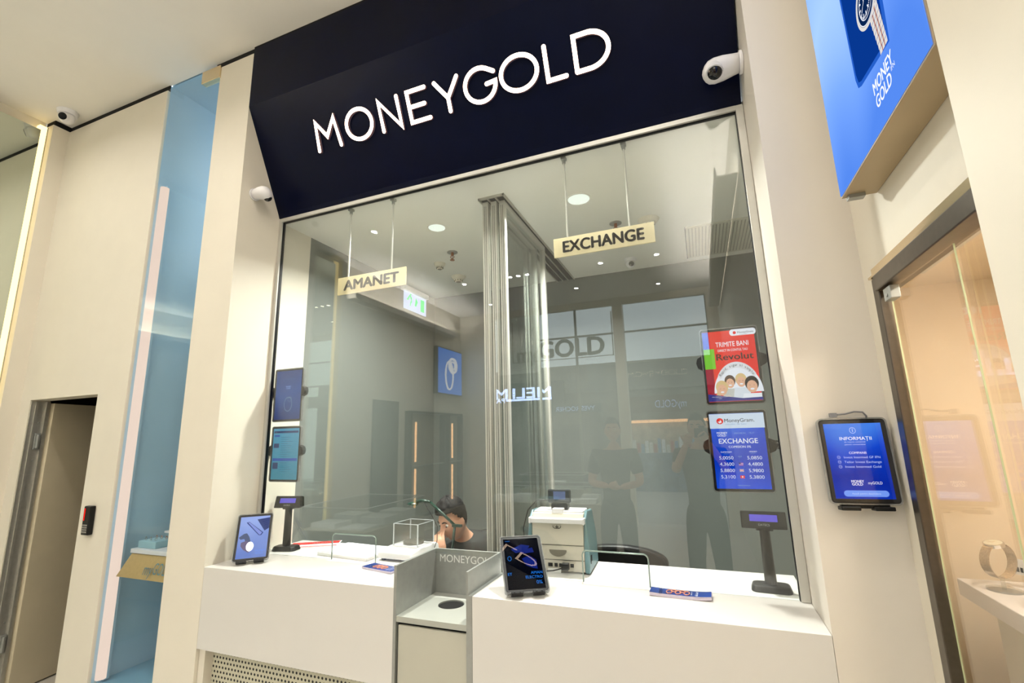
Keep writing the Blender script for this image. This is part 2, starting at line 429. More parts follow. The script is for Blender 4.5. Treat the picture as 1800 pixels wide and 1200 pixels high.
# stroke letters on the slanted face; u = world x, s = distance down the slope
SD = Vector((0, .305, -.66)).normalized(); SN = Vector((0, SD.z, -SD.y)); SO = Vector((0, 0, 3.96))
if SN.y > 0: SN = -SN
def sp3(u, s, o): return SO + Vector((u, 0, 0)) + SD*s + SN*o
def stroke(bm, pts, w, o0, o1, closed=False, mf=0, ms=1):
    P = [Vector((a, b)) for a, b in pts]; N = len(P); L = []; Rg = []
    for i in range(N):
        if closed: tt = (P[(i+1) % N]-P[i]).normalized()+(P[i]-P[i-1]).normalized()
        else:
            tt = Vector((0, 0))
            if i < N-1: tt += (P[i+1]-P[i]).normalized()
            if i > 0: tt += (P[i]-P[i-1]).normalized()
        tt.normalize(); nn = Vector((-tt.y, tt.x))
        k = 1.0
        if 0 < i < N-1 or closed:
            e = (P[(i+1) % N]-P[i]).normalized(); c = abs(e.dot(tt)); k = 1/max(c, .45)
        L.append(P[i]+nn*w/2*k); Rg.append(P[i]-nn*w/2*k)
    if closed:
        for i in range(N):
            j = (i+1) % N
            q = [L[i], L[j], Rg[j], Rg[i]]
            top = [bm.verts.new(sp3(v.x, v.y, o1)) for v in q]; bot = [bm.verts.new(sp3(v.x, v.y, o0)) for v in q]
            bm.faces.new(top).material_index = mf
            bm.faces.new((top[0], top[1], bot[1], bot[0])).material_index = ms
            bm.faces.new((top[3], top[2], bot[2], bot[3])).material_index = ms
    else:
        def cap(c, a0, n=8):
            return [c+Vector((math.cos(a0+PI*k/n), math.sin(a0+PI*k/n)))*w/2 for k in range(1, n)]
        d0 = (P[1]-P[0]).normalized(); d1 = (P[-1]-P[-2]).normalized()
        a1 = math.atan2(-d1.x, d1.y) ; a0 = math.atan2(-d0.x, d0.y)
        # segments
        def quad(q):
            top = [bm.verts.new(sp3(v.x, v.y, o1)) for v in q]; bot = [bm.verts.new(sp3(v.x, v.y, o0)) for v in q]
            bm.faces.new(top).material_index = mf
            n = len(q)
            for i in range(n): bm.faces.new((top[i], top[(i+1) % n], bot[(i+1) % n], bot[i])).material_index = ms
        for i in range(N-1): quad([L[i], L[i+1], Rg[i+1], Rg[i]])
        quad([P[0]+Vector((math.cos(2*PI*k/16), math.sin(2*PI*k/16)))*w/2 for k in range(16)])
        quad([P[-1]+Vector((math.cos(2*PI*k/16), math.sin(2*PI*k/16)))*w/2 for k in range(16)])
def arc(cx, cy, rx, ry, a0, a1, n=30): return [(cx+rx*math.cos(math.radians(a0+(a1-a0)*k/n)), cy+ry*math.sin(math.radians(a0+(a1-a0)*k/n))) for k in range(n+1)]
tp, bt = .237, .408; md = (tp+bt)/2; ry = (bt-tp)/2+.002
LET = [
 ('M', [([(-2.178, bt), (-2.160, tp), (-2.090, .335), (-2.015, tp), (-1.998, bt)], 0)]),
 ('O', [(arc(-1.832, md, .096, ry, 0, 360, 48)[:-1], 1)]),
 ('N', [([(-1.665, bt), (-1.665, tp), (-1.532, bt), (-1.532, tp)], 0)]),
 ('E', [([(-1.336, tp), (-1.458, tp), (-1.458, bt), (-1.330, bt)], 0), ([(-1.458, md), (-1.352, md)], 0)]),
 ('Y', [([(-1.268, tp), (-1.194, .335), (-1.120, tp)], 0), ([(-1.194, .335), (-1.194, bt)], 0)]),
 ('G', [([(-.895, .272)]+arc(-.985, md, .094, ry, -47, -360, 36)[1:]+[(-.945, md+.004)], 0)]),
 ('O', [(arc(-.750, md, .105, ry, 0, 360, 48)[:-1], 1)]),
 ('L', [([(-.592, tp), (-.592, bt), (-.492, bt)], 0)]),
 ('D', [([(-.432, bt), (-.432, tp), (-.375, tp)]+arc(-.362, md, .105, ry-.002, -88, 88, 24)+[(-.375, bt), (-.432, bt)], 0)]),
]
GLOW = emit('glowing_letter_face', (255, 222, 192), 8); RIM = emit('letter_side_glow', (120, 80, 80), .5)
for ch, strokes in LET:
    bm = BM()
    for pts, cl in strokes: stroke(bm, pts, .0235, .003, .018, closed=bool(cl))
    o = wpart('letter', bm, [GLOW, RIM], t)
    o['label'] = 'glowing white rounded letter ' + ch

# ================================================================== BOOTH
bm = BM(); box(bm, -2.8, .9, .345, 2.6, 3.25, 3.3); struct('ceiling_booth', bm, BCEIL)
bm = BM(); box(bm, -2.8, -2.68, .62, 2.6, 0, 3.25); box(bm, -2.72, -2.68, .36, .62, 0, 3.25); struct('wall_booth_left', bm, GREYW)
bm = BM(); box(bm, -2.68, .75, 2.47, 2.6, 0, 3.25); struct('wall_booth_back', bm, GREYW)
bm = BM(); box(bm, .75, .87, .60, 2.6, 0, 3.25); struct('wall_booth_right', bm, GREYW)
# ceiling grille
t = root('ceiling_grille', (.3, 2.0, 3.25), 'white perforated ventilation grille in the booth ceiling near the right end', 'grille')
bm = BM(); box(bm, .03, .70, 1.66, 2.36, 3.243, 3.2495); wpart('plate', bm, mat('grille_white', (206, 204, 192), .7), t)
bm = BM()
for k in range(26): box(bm, .05+k*.025, .057+k*.025, 1.69, 2.33, 3.2415, 3.2435)
wpart('slots', bm, mat('slot_grey', (150, 148, 138), .8), t)
bm = BM(); box(bm, .024, .03, 1.66, 2.36, 3.24, 3.25); wpart('edge_gap', bm, SHADOW, t)

# window with slots
w = sroot('window_1', (-1.17, .34, 1.02))
def notch(x0, x1, z0, z1, r=.022):
    o = [(x0, z0)]
    o += [(x0+r-r*math.cos(a), z1-r+r*math.sin(a)) for a in [PI/2*k/5 for k in range(6)]]
    o += [(x1-r+r*math.sin(a), z1-r+r*math.cos(a)) for a in [PI/2*k/5 for k in range(6)]]
    return o+[(x1, z0)]
zb = 1.021
out = [(-2.655, zb)]+notch(-2.083, -1.773, zb, 1.163)+notch(-1.398, -1.008, zb, 1.10, .003)+notch(-.585, -.281, zb, 1.158)+[(.305, zb), (.305, 3.245), (-2.655, 3.245)]
bm = BM(); prism(bm, out, 'y', .336, .346); wpart('glass_pane', bm, GLASS, w)
bm = BM()
box(bm, -2.679, -2.655, .318, .355, 1.021, 3.27); box(bm, .305, .339, .318, .355, 1.021, 3.27); box(bm, -2.655, .305, .318, .355, 3.245, 3.271)
wpart('window_frame', bm, ALUL, w, bevel=.0015)
bm = BM(); box(bm, -2.657, -2.652, .330, .352, 1.021, 3.245); box(bm, .302, .307, .330, .352, 1.021, 3.245); box(bm, -2.655, .305, .330, .352, 3.241, 3.246)
wpart('gasket', bm, BLACK, w)
for x0, x1, z1 in ((-2.083, -1.773, 1.163), (-.585, -.281, 1.158)):
    bm = BM(); n = notch(x0, x1, zb, z1); tube(bm, [(a, .341, b) for a, b in n], .0035, 6)
    wpart('slot_edge', bm, GEDGE, w)

# ceiling things of the booth
def downlight(x, y, z, r, lab, group, lit, p=0, ringmat=BCEIL, col=(1.0, .95, .87)):
    t = root('ceiling_downlight', (x, y, z), lab, 'ceiling light', group=group)
    bm = BM(); n = 32
    pr = [(r+.008, 0), (r+.008, -.003), (r, -.004), (r-.004, 0.0)]
    for i in range(3):
        A = [bm.verts.new((pr[i][0]*math.cos(2*PI*k/n), pr[i][0]*math.sin(2*PI*k/n), pr[i][1])) for k in range(n)]
        B = [bm.verts.new((pr[i+1][0]*math.cos(2*PI*k/n), pr[i+1][0]*math.sin(2*PI*k/n), pr[i+1][1])) for k in range(n)]
        for k in range(n): bm.faces.new((A[k], A[(k+1) % n], B[(k+1) % n], B[k]))
    ob('trim_ring', bm, ringmat, t)
    bm = BM(); cyl(bm, (0, 0, -.0022), (0, 0, -.0012), r-.003, n=32); ob('lamp', bm, lit, t)
    if p:
        L = bpy.data.lights.new('bulb', 'AREA'); L.shape = 'DISK'; L.size = r*1.8; L.energy = p; L.color = col
        L.spread = math.radians(150)
        lo = bpy.data.objects.new('bulb', L); COL.objects.link(lo); lo.location = (0, 0, -.006); lo.parent = t
    return t
BL = emit('booth_lamp', (245, 255, 240), 1.1)
downlight(-1.707, .87, 3.25, .065, 'round flush downlight in the booth ceiling left of the glass partition', None, BL, 66, col=(1, .99, .93))
downlight(-.622, .885, 3.25, .075, 'round flush downlight in the booth ceiling above the right-hand hanging sign', None, BL, 74, col=(1, .99, .93))
def sprinkler(x, y, lab):
    t = root('fire_sprinkler', (x, y, 3.25), lab, 'sprinkler')
    bm = BM(); cyl(bm, (0, 0, -.006), (0, 0, 0), .045, n=28); ob('escutcheon', bm, STEEL, t)
    bm = BM(); cyl(bm, (0, 0, -.03), (0, 0, -.006), .012, n=12)
    for s in (-1, 1): tube(bm, [(0, s*.012, -.028), (s*.018, 0, -.045), (0, 0, -.066)], .0035, 6)
    cyl(bm, (0, 0, -.074), (0, 0, -.07), .02, n=16); cyl(bm, (0, 0, -.066), (0, 0, -.03), .003, n=8)
    ob('head', bm, mat('copper_bronze', (168, 96, 44), .3, .9), t)
sprinkler(-1.833, 1.34, 'copper sprinkler head in the booth ceiling left of the glass partition')
sprinkler(-.455, 1.359, 'copper sprinkler head in the booth ceiling above the right-hand hanging sign')
def detector(x, y, r, lab, base=True):
    t = root('smoke_detector', (x, y, 3.25), lab, 'detector')
    bm = BM(); cyl(bm, (0, 0, -.03), (0, 0, 0), r*.72, r, n=28); cyl(bm, (0, 0, -.055), (0, 0, -.03), r*.42, r*.62, n=28)
    ob('housing', bm, mat('detector_white', (214, 208, 192), .5), t, bevel=.003)
    bm = BM(); cyl(bm, (0, 0, -.057), (0, 0, -.054), r*.34, n=20)
    for k in range(10): a = 2*PI*k/10; box(bm, r*.5*math.cos(a)-.004, r*.5*math.cos(a)+.004, r*.5*math.sin(a)-.004, r*.5*math.sin(a)+.004, -.05, -.034)
    ob('vent', bm, mat('vent_grey', (120, 116, 104), .6), t)
detector(-2.065, 1.528, .055, 'small conical ceiling sensor beside the left-hand sprinkler')
detector(-2.08, 1.916, .075, 'white smoke detector in the booth ceiling right of the exit sign')
detector(-.22, 1.40, .08, 'white smoke detector behind the right-hand hanging sign')
def dome(name, loc, rot, lab, s=1, col=WHITEP):
    """turret camera: base at origin, hanging along -Z, looking along -Y"""
    t = root(name, loc, lab, 'security camera', rot=rot)
    bm = BM(); cyl(bm, (0, 0, -.028*s), (0, 0, 0), .050*s, .058*s, n=32); ob('base_ring', bm, col, t, bevel=.003)
    bm = BM(); ball(bm, (0, 0, -.045*s), .042*s, n=14); cyl(bm, (0, -.02*s, -.052*s), (0, -.043*s, -.060*s), .030*s, .027*s, n=24); ob('ball_housing', bm, col, t, smooth=True)
    bm = BM(); cyl(bm, (0, -.040*s, -.059*s), (0, -.0455*s, -.061*s), .023*s, n=24); ob('lens', bm, mat('black_lens', (8, 9, 14), .08, noise=0), t)
dome('security_camera', (-.455, 2.165, 3.25), (0, 0, math.radians(14)), 'white turret camera on the booth ceiling below the right-hand hanging sign')
dome('security_camera', (-4.66, -.12, H), (0, 0, math.radians(38)), 'white turret camera on the shop ceiling in the upper left corner', 1.25)

# hanging signs
def hang_sign(x0, x1, z0, z1, y, txt, rods, lab):
    t = root('hanging_sign', ((x0+x1)/2, y, z1), lab, 'sign')
    bm = BM(); box(bm, x0, x1, y, y+.010, z0, z1)
    wpart('board', bm, mat('cream_sign_board', (226, 212, 170), .5, noise=.02), t)
    bm = BM(); add_text(bm, txt, (x0+x1)/2, (z0+z1)/2, (z1-z0)*.56, y-.0015, bold=.085, w=(x1-x0)*.80)
    wpart('lettering', bm, mat('dark_grey_letters', (64, 62, 62), .5), t)
    for x in rods:
        bm = BM(); cyl(bm, (x, y+.005, z1-.002), (x, y+.005, 3.225), .0055, n=10)
        rd = wpart('rod', bm, ALUL, t)
        bm = BM(); cyl(bm, (x, y+.005, 3.212), (x, y+.005, 3.235), .010, n=14); box(bm, x-.014, x+.014, y-.012, y+.02, 3.233, 3.249)
        wpart('ceiling_mount', bm, STEEL, t)
hang_sign(-2.165, -1.632, 2.645, 2.762, .37, 'AMANET', (-2.085, -1.742), 'cream hanging sign on two rods at the left of the window')
hang_sign(-.665, -.128, 2.655, 2.764, .37, 'EXCHANGE', (-.585, -.250), 'cream hanging sign on two rods at the right of the window')

# glass partition with track
t = root('ceiling_track', (-1.14, 1.5, 3.25), 'recessed grey ceiling track with dark grooves running to the back wall', 'track')
bm = BM(); box(bm, -1.235, -1.225, .60, 2.468, 3.235, 3.2495); box(bm, -1.06, -1.05, .60, 2.468, 3.235, 3.2495); box(bm, -1.235, -1.05, .60, .612, 3.235, 3.2495)
for x in (-1.172, -1.117): box(bm, x-.006, x+.006, .612, 2.468, 3.238, 3.2495)
wpart('rails', bm, ALU, t)
bm = BM(); box(bm, -1.225, -1.06, .612, 2.468, 3.246, 3.2499); wpart('groove', bm, SHADOW, t)
for i, x in enumerate((-1.198, -1.143, -1.088)):
    t = root('sliding_glass_panel', (x, 1.0, 0), 'tall aluminium framed sliding glass panel, %s in the stack of three' % ('leftmost', 'middle', 'rightmost')[i], 'glass panel', group=None)
    y0, y1 = .632+i*.012, 1.40+i*.05
    bm = BM()
    for ya in (y0, y1): box(bm, x-.02, x+.02, ya, ya+.035, .06, 3.232)
    box(bm, x-.02, x+.02, y0+.035, y1, 3.192, 3.232); box(bm, x-.02, x+.02, y0+.035, y1, .06, .12)
    wpart('frame', bm, ALUL, t, bevel=.002)
    bm = BM(); box(bm, x-.004, x+.004, y0+.035, y1, .12, 3.192); wpart('pane', bm, glass('partition_glass', (.95, .97, .96), .035), t)
    bm = BM()
    for k in (-.006, .006): box(bm, x+k-.0015, x+k+.0015, y0-.0012, y0+.002, .08, 3.2)
    wpart('stile_groove', bm, mat('groove_grey', (70, 70, 68), .6), t)

# exit sign
t = root('exit_sign', (-2.68, 2.02, 3.12), 'lit green and white emergency exit sign high on the booth left wall', 'exit sign')
bm = BM(); box(bm, -2.679, -2.625, 1.80, 2.26, 3.17, 3.225); wpart('housing', bm, WHITEP, t, bevel=.008)
bm = BM(); box(bm, -2.656, -2.648, 1.83, 2.24, 2.985, 3.17); wpart('plate', bm, emit('exit_plate_white', (190, 208, 240), 1.0), t)
bm = BM()
GX = -2.6475
def gx(pts):
    f = bm.faces.new([bm.verts.new((GX, a, b)) for a, b in pts])
gx([(2.13, 3.015), (2.20, 3.015), (2.20, 3.145), (2.13, 3.145)])
gx([(2.02, 3.05), (2.045, 3.045), (2.075, 3.10), (2.04, 3.14)])
gx([(1.87, 3.085), (1.90, 3.08), (1.93, 3.13), (1.95, 3.10), (1.955, 3.07), (1.965, 3.07), (1.965, 3.12), (1.93, 3.15), (1.90, 3.115)])
gx([(1.93, 3.03), (1.942, 3.03), (1.958, 3.075), (1.944, 3.085)])
gx([(GY, GZ) for GY, GZ in circ(1.945, 3.152, .011, .008, 12)])
wpart('pictogram', bm, emit('exit_green', (20, 215, 115), 1.1), t)

# ================================================================== COUNTER
def perf_panel(x0, x1):
    bm = BM(); box(bm, x0, x1, .03, .05, .02, .604); return bm
PERF = perforated('perforated_grey_panel', (198, 194, 172), .0238, .27)
def counter(x0, x1, lab, perf):
    t = root('service_counter', ((x0+x1)/2, .3, 0), lab, 'counter')
    bm = BM(); prism(bm, [(0, 1.02), (0, .604), (.03, .604), (.03, .98), (.72, .98), (.72, 1.02)], 'x', x0, x1)
    wpart('worktop', bm, WORK, t, bevel=.0015)
    if perf:
        bm = BM(); box(bm, x0+.045, x1, .07, .085, .02, .60); wpart('perforated_panel', bm, PERF, t)
        bm = BM(); box(bm, x0, x0+.045, .02, .09, 0, .6035); wpart('post', bm, CREAM, t)
    else:
        bm = BM(); box(bm, x0, x1, .07, .085, .02, .60); wpart('base_panel', bm, JAMB, t)
    bm = BM(); box(bm, x0, x1, .085, .66, .02, .06); box(bm, x0, x1, .64, .66, .06, .979); wpart('carcass', bm, GREYP, t)
counter(-2.679, -1.407, 'white solid counter to the left of the steel money tray', True)
counter(-1.000, .339, 'white solid counter to the right of the steel money tray', False)

# steel cash tray between the counters
t = root('cash_tray_unit', (-1.2, .18, 0), 'grey steel pass tray unit with round black hole between the two counters', 'cash tray')
bm = BM(); box(bm, -1.4065, -1.392, .0, .372, 0, 1.117); wpart('side_panel', bm, STEEL, t)
bm = BM(); box(bm, -1.029, -1.0005, .0, .372, 0, 1.02); box(bm, -1.029, -1.019, .0, .372, 1.02, 1.117); wpart('side_panel', bm, STEEL, t)
bm = BM(); box(bm, -1.392, -1.029, .358, .372, .88, 1.117); wpart('back_panel', bm, STEEL, t)
bm = BM(); add_text(bm, 'MONEYGOLD', -1.205, 1.072, .036, .3572, bold=.0, w=.325); wpart('lettering', bm, mat('cut_out_letters', (226, 228, 224), .5), t)
# tray plate with hole
bm = BM(); hc = (-1.221, .215); n = 40
outer = []
def ray_rect(a, x0=-1.392, x1=-1.029, y0=.003, y1=.358):
    dx, dy = math.cos(a), math.sin(a); ts = []
    if dx > 1e-6: ts.append((x1-hc[0])/dx)
    if dx < -1e-6: ts.append((x0-hc[0])/dx)
    if dy > 1e-6: ts.append((y1-hc[1])/dy)
    if dy < -1e-6: ts.append((y0-hc[1])/dy)
    k = min(ts); return (hc[0]+dx*k, hc[1]+dy*k)
angs = sorted([2*PI*k/n for k in range(n)]+[math.atan2(y-hc[1], x-hc[0]) % (2*PI) for x in (-1.392, -1.029) for y in (.003, .358)])
for z in (.90, .876):
    A = [bm.verts.new((*ray_rect(a), z)) for a in angs]; B = [bm.verts.new((hc[0]+.064*math.cos(a), hc[1]+.064*math.sin(a), z)) for a in angs]
    if z == .90: TA, TB = A, B
    for k in range(len(angs)): bm.faces.new((A[k], A[(k+1) % len(angs)], B[(k+1) % len(angs)], B[k]))
for k in range(len(angs)):
    j = (k+1) % len(angs); bm.faces.new((TA[k], TA[j], A[j], A[k])); bm.faces.new((TB[k], TB[j], B[j], B[k]))
wpart('tray_top', bm, mat('light_steel', (176, 178, 170), .45, .4), t)
bm = BM(); cyl(bm, (hc[0], hc[1], .70), (hc[0], hc[1], .894), .0635, n=32); wpart('hole_dark_plug', bm, SHADOW, t)  # black plug just under the plate, standing in for the hole's dark inside
bm = BM(); box(bm, -1.384, -1.031, .010, .028, .03, .862); wpart('cabinet_door', bm, GREYP, t, bevel=.002)
bm = BM(); box(bm, -1.39, -1.030, .02, .03, .863, .875); wpart('shadow_gap', bm, SHADOW, t)

# ================================================================== TABLETS
WHT = emit('screen_white', (240, 244, 255), .95); LBL = emit('screen_pale_blue', (120, 160, 250), .9)
def tablet(name, loc, rot, w, h, lab, screen_mat, items, case=True, feet=False, inset=.012, parts=None):
    t = root(name, loc, lab, 'tablet', rot=rot)
    bm = BM(); prism(bm, rrect(0, 0, w, h, .012), 'y', -.004, .006); ob('body', bm, BLACK, t, bevel=.0015)
    if case:
        bm = BM(); O = rrect(0, 0, w+.009, h+.009, .015); I = rrect(0, 0, w, h, .012); N = len(O)
        for y in (-.006, .010):
            A = [bm.verts.new((a, y, b)) for a, b in O]; B = [bm.verts.new((a, y, b)) for a, b in I]
            for k in range(N): bm.faces.new((A[k], A[(k+1) % N], B[(k+1) % N], B[k]))
            if y < 0: A0, B0 = A, B
        for k in range(N):
            j = (k+1) % N; bm.faces.new((A0[k], A0[j], A[j], A[k])); bm.faces.new((B0[k], B0[j], B[j], B[k]))
        ob('clear_case', bm, CASE, t)
    bm = BM(); box(bm, -w/2+inset, w/2-inset, -.0048, -.0041, -h/2+inset, h/2-inset); sc = ob('screen', bm, screen_mat, t)
    if items: graphics('screen_graphics', items, -.0049, sc)
    bm = BM(); poly(bm, rrect(0, 0, w-.006, h-.006, .009), -.0049-.00018*(len(items or [])+3)); ob('cover_glass', bm, glass('screen_cover_glass', (1, 1, 1), .045), t)
    return t
def stand_feet(t, w, h, tilt):
    for s in (-1, 1):
        bm = BM(); box(bm, s*w*.25-.026, s*w*.25+.026, -.022, .004, -h/2-.016, -h/2-.004)
        for k in (-1, 1): cyl(bm, (s*w*.25+k*.012, -.024, -h/2-.010), (s*w*.25+k*.012, -.021, -h/2-.010), .004, n=10)
        ob('stand_foot', bm, BLACK, t, bevel=.002)
    bm = BM()
    a = tilt; t.location.z += .004
    # rear leg, vertical extent down to the counter
    p0 = Vector((0, .012, 0)); 
    dn = Vector((0, math.sin(a), -math.cos(a)))  # world down in local axes
    bk = Vector((0, math.cos(a), math.sin(a)))
    q = Vector((0, 0, -h/2-.016)) ; drop = (p0-q).dot(-dn)
    tube(bm, [p0, p0+bk*.06+dn*drop*.90], .006, 8); box(bm, -.03, .03, .010, .016, -.05, .05)
    ob('rear_leg', bm, BLACK, t)

# counter tablet, left: photo of a desk with laptop
def lap():
    w, h = .165, .235
    L = []
    d1 = emit('scr_laptop_dark', (60, 76, 130), .9); d2 = emit('scr_pad', (140, 156, 225), .95); d3 = emit('scr_outline', (40, 60, 130), .8)
    L.append(('p', [(.01, .10), (.078, .108), (.078, .045), (.055, .03)], d1))
    for k in range(6): L.append(('p', [(.028+k*.0075, .098-k*.011), (.072, .104-k*.011), (.072, .099-k*.011), (.031+k*.0075, .093-k*.011)], d3))
    L.append(('p', [(-.045, .085), (-.03, .088), (.05, .02), (.04, .005), (.028, .005)], d3))
    L.append(('p', [(-.038, .084), (-.028, .085), (.044, .02), (.036, .008), (.03, .008)], d2))
    L.append(('p', [(-.075, .0), (-.05, .02), (-.035, .022), (-.02, .0), (-.01, -.03), (-.03, -.045), (-.045, -.01), (-.065, -.012)], emit('scr_hand_grey', (95, 105, 135), .9)))
    L.append(('p', [(-.06, -.03), (-.03, -.02), (-.005, -.05), (-.015, -.09), (-.045, -.07), (-.06, -.05)], emit('scr_hand_brown', (120, 110, 140), .9)))
    L.append(('e', -.012, -.055, .019, .026, emit('scr_flash_glare', (255, 255, 250), 3)))  # glare of a flash on the screen, painted in as a bright ellipse
    L.append(T('MONEY', .045, -.082, .010, LBL)); L.append(T('GOLD', .041, -.096, .010, LBL))
    return L
TL = math.radians(28)
t = tablet('tablet', (-2.513, .165, 1.152), (-TL, 0, math.radians(43)), .180, .262, 'tablet on a stand with a laptop photo, at the left end of the counter',
           egrad('scr_desk_photo', [(0, (108, 134, 205)), (1, (158, 180, 240))], .95), lap(), feet=True)
stand_feet(t, .180, .262, TL)
# counter tablet, centre: dark screen
def dark():
    b1 = emit('scr_deep_blue', (14, 34, 120), .9); b2 = emit('scr_text_blue', (30, 120, 225), .9); b3 = emit('scr_mid_blue', (30, 60, 160), .7)
    L = [('p', [(-.05, .07), (.0, .095), (.04, .085), (.02, .06), (-.03, .05)], b1), ('p', [(-.02, .06), (.05, .075), (.055, .05), (0, .045)], b1),
         ('p', [(-.005, .02), (.03, .035), (.06, .01), (.06, -.035), (.04, -.03), (.01, -.015)], b1), ('p', [(-.045, .075), (-.02, .083), (-.01, .076), (-.03, .067)], b3)]
    L += [T('MONEY', -.062, .114, .0045, b2), T('AMAN', .052, -.052, .0125, b2, .02), T('ELECTRO', .038, -.073, .0125, b2, .02), T('0%', .058, -.098, .016, b2, .01), T('ET', -.068, -.055, .0125, b2, .02), ('ring', -.062, .022, .009, .012, .0022, b2)]
    return L
DK = math.radians(49)
t = tablet('tablet', (-.812, .148, 1.128), (-DK, 0, math.radians(29)), .188, .277, 'tablet on a stand with a nearly black screen, in front of the money counter',
           emit('scr_black', (3, 5, 14), .8), dark())
stand_feet(t, .188, .277, DK)

# four tablets behind the glass
def clamp(t, w, side, z, arm=False):
    bm = BM(); x = side*(w/2+.012)
    prism(bm, [(x-.012*side-.004, z-.035), (x+.012*side, z-.022), (x+.018*side, z), (x+.012*side, z+.022), (x-.012*side-.004, z+.035)], 'y', -.012, .022)
    ob('side_clamp', bm, BLACK, t, bevel=.003)
    if arm:
        bm = BM()
        for k in (-.012, .018): box(bm, min(x, x+side*.055), max(x, x+side*.055), .004, .012, z+k-.004, z+k+.004)
        ball(bm, (x+side*.012, .008, z), .016, n=8); box(bm, x+side*.05-.004, x+side*.05+.004, -.01, .025, z-.03, z+.035)
        ob('mount_arm', bm, BLACK, t)
def fam():
    RED = emit('ad_red', (232, 26, 24), 1.0); W_ = WHT; K = emit('ad_black', (22, 14, 18), .8)
    sk = emit('ad_skin', (232, 180, 150), .95); bl = emit('ad_blonde', (226, 196, 140), .9); br = emit('ad_brown', (84, 56, 44), .8)
    L = [('r', -.112, .082, -.085, .163, emit('ad_blue', (60, 96, 225), .9)), ('r', -.112, -.012, -.066, .082, emit('ad_green', (120, 205, 40), .95)),
         ('r', -.112, -.16, -.078, -.012, emit('ad_crimson', (168, 14, 50), .9)),
         ('rr', .062, .152, .11, .03, .013, W_), ('e', .028, .151, .007, .007, RED), T('MoneyGram', .074, .151, .0085, K, .01, .066), T('transfer de bani', .064, .1405, .0035, K, 0),
         T('TRIMITE BANI', .012, .100, .022, W_, .015, .138), T('DIRECT IN CONTUL TAU', .012, .0715, .0105, W_, .015, .125), T('Revolut', .018, .041, .029, K, .035, .155)]
    cx, cz, Ra = .018, -.125, .118
    L.append(('p', [(cx+(Ra+.0)*math.cos(a)*.86, cz+Ra*math.sin(a)*1.06) for a in [PI*k/30 for k in range(31)]], W_))
    # curved slogan band
    band = [(cx+.098*math.cos(a), cz+.140*math.sin(a)) for a in [math.radians(35+110*k/20) for k in range(21)]]
    band += [(cx+.084*math.cos(a), cz+.112*math.sin(a)) for a in [math.radians(145-110*k/20) for k in range(21)]]
    L.append(('p', band, emit('ad_band', (225, 228, 236), .95)))
    s = 'Rapid, sigur si simplu'
    for i, ch in enumerate(s):
        if ch == ' ': continue
        a = math.radians(141-102*(i+.5)/len(s)); L.append(('tr', ch, cx+.091*math.cos(a), cz+.126*math.sin(a), .0115, .01, (a-PI/2)*.9, K))
    navy = emit('ad_navy', (20, 40, 140), .9)
    # four people
    for (x, z, s_, hc, sh) in ((-.014, -.078, 1.1, br, emit('ad_grey_shirt', (205, 206, 200), .9)), (.032, -.074, 1.15, bl, emit('ad_pale_shirt', (222, 230, 240), .95)), (-.050, -.106, 1.25, bl, emit('ad_cream_shirt', (228, 214, 196), .95)), (.074, -.096, 1.38, K, emit('ad_white_shirt', (236, 240, 248), 1))):
        L.append(('p', [(x-.034*s_, -.160), (x-.026*s_, z-.026*s_), (x+.026*s_, z-.026*s_), (min(.109, x+.034*s_), -.160)], sh))
        L.append(('e', x, z+.006*s_, .0205*s_, .0245*s_, hc))
        if s_ == 1.25: L.append(('p', [(x-.021, z+.005), (x-.026, z-.04), (x-.006, z-.044), (x-.012, z)], hc))
        L.append(('e', x, z-.004*s_, .0155*s_, .020*s_, sk))
        for k in (-1, 1): L.append(('e', x+k*.006*s_, z, .0016, .0012, K))
        L.append(('e', x, z-.012*s_, .006*s_, .003*s_, W_))
    L.append(('p', [(-.112, -.163), (.112, -.163), (.112, -.150), (.03, -.152), (-.03, -.142), (-.112, -.128)], navy))
    L.append(T('Oferta valabila pentru transferuri', -.062, -.142, .0035, WHT, 0)); L.append(T('rapide', -.062, -.149, .0035, WHT, 0))
    return L, RED
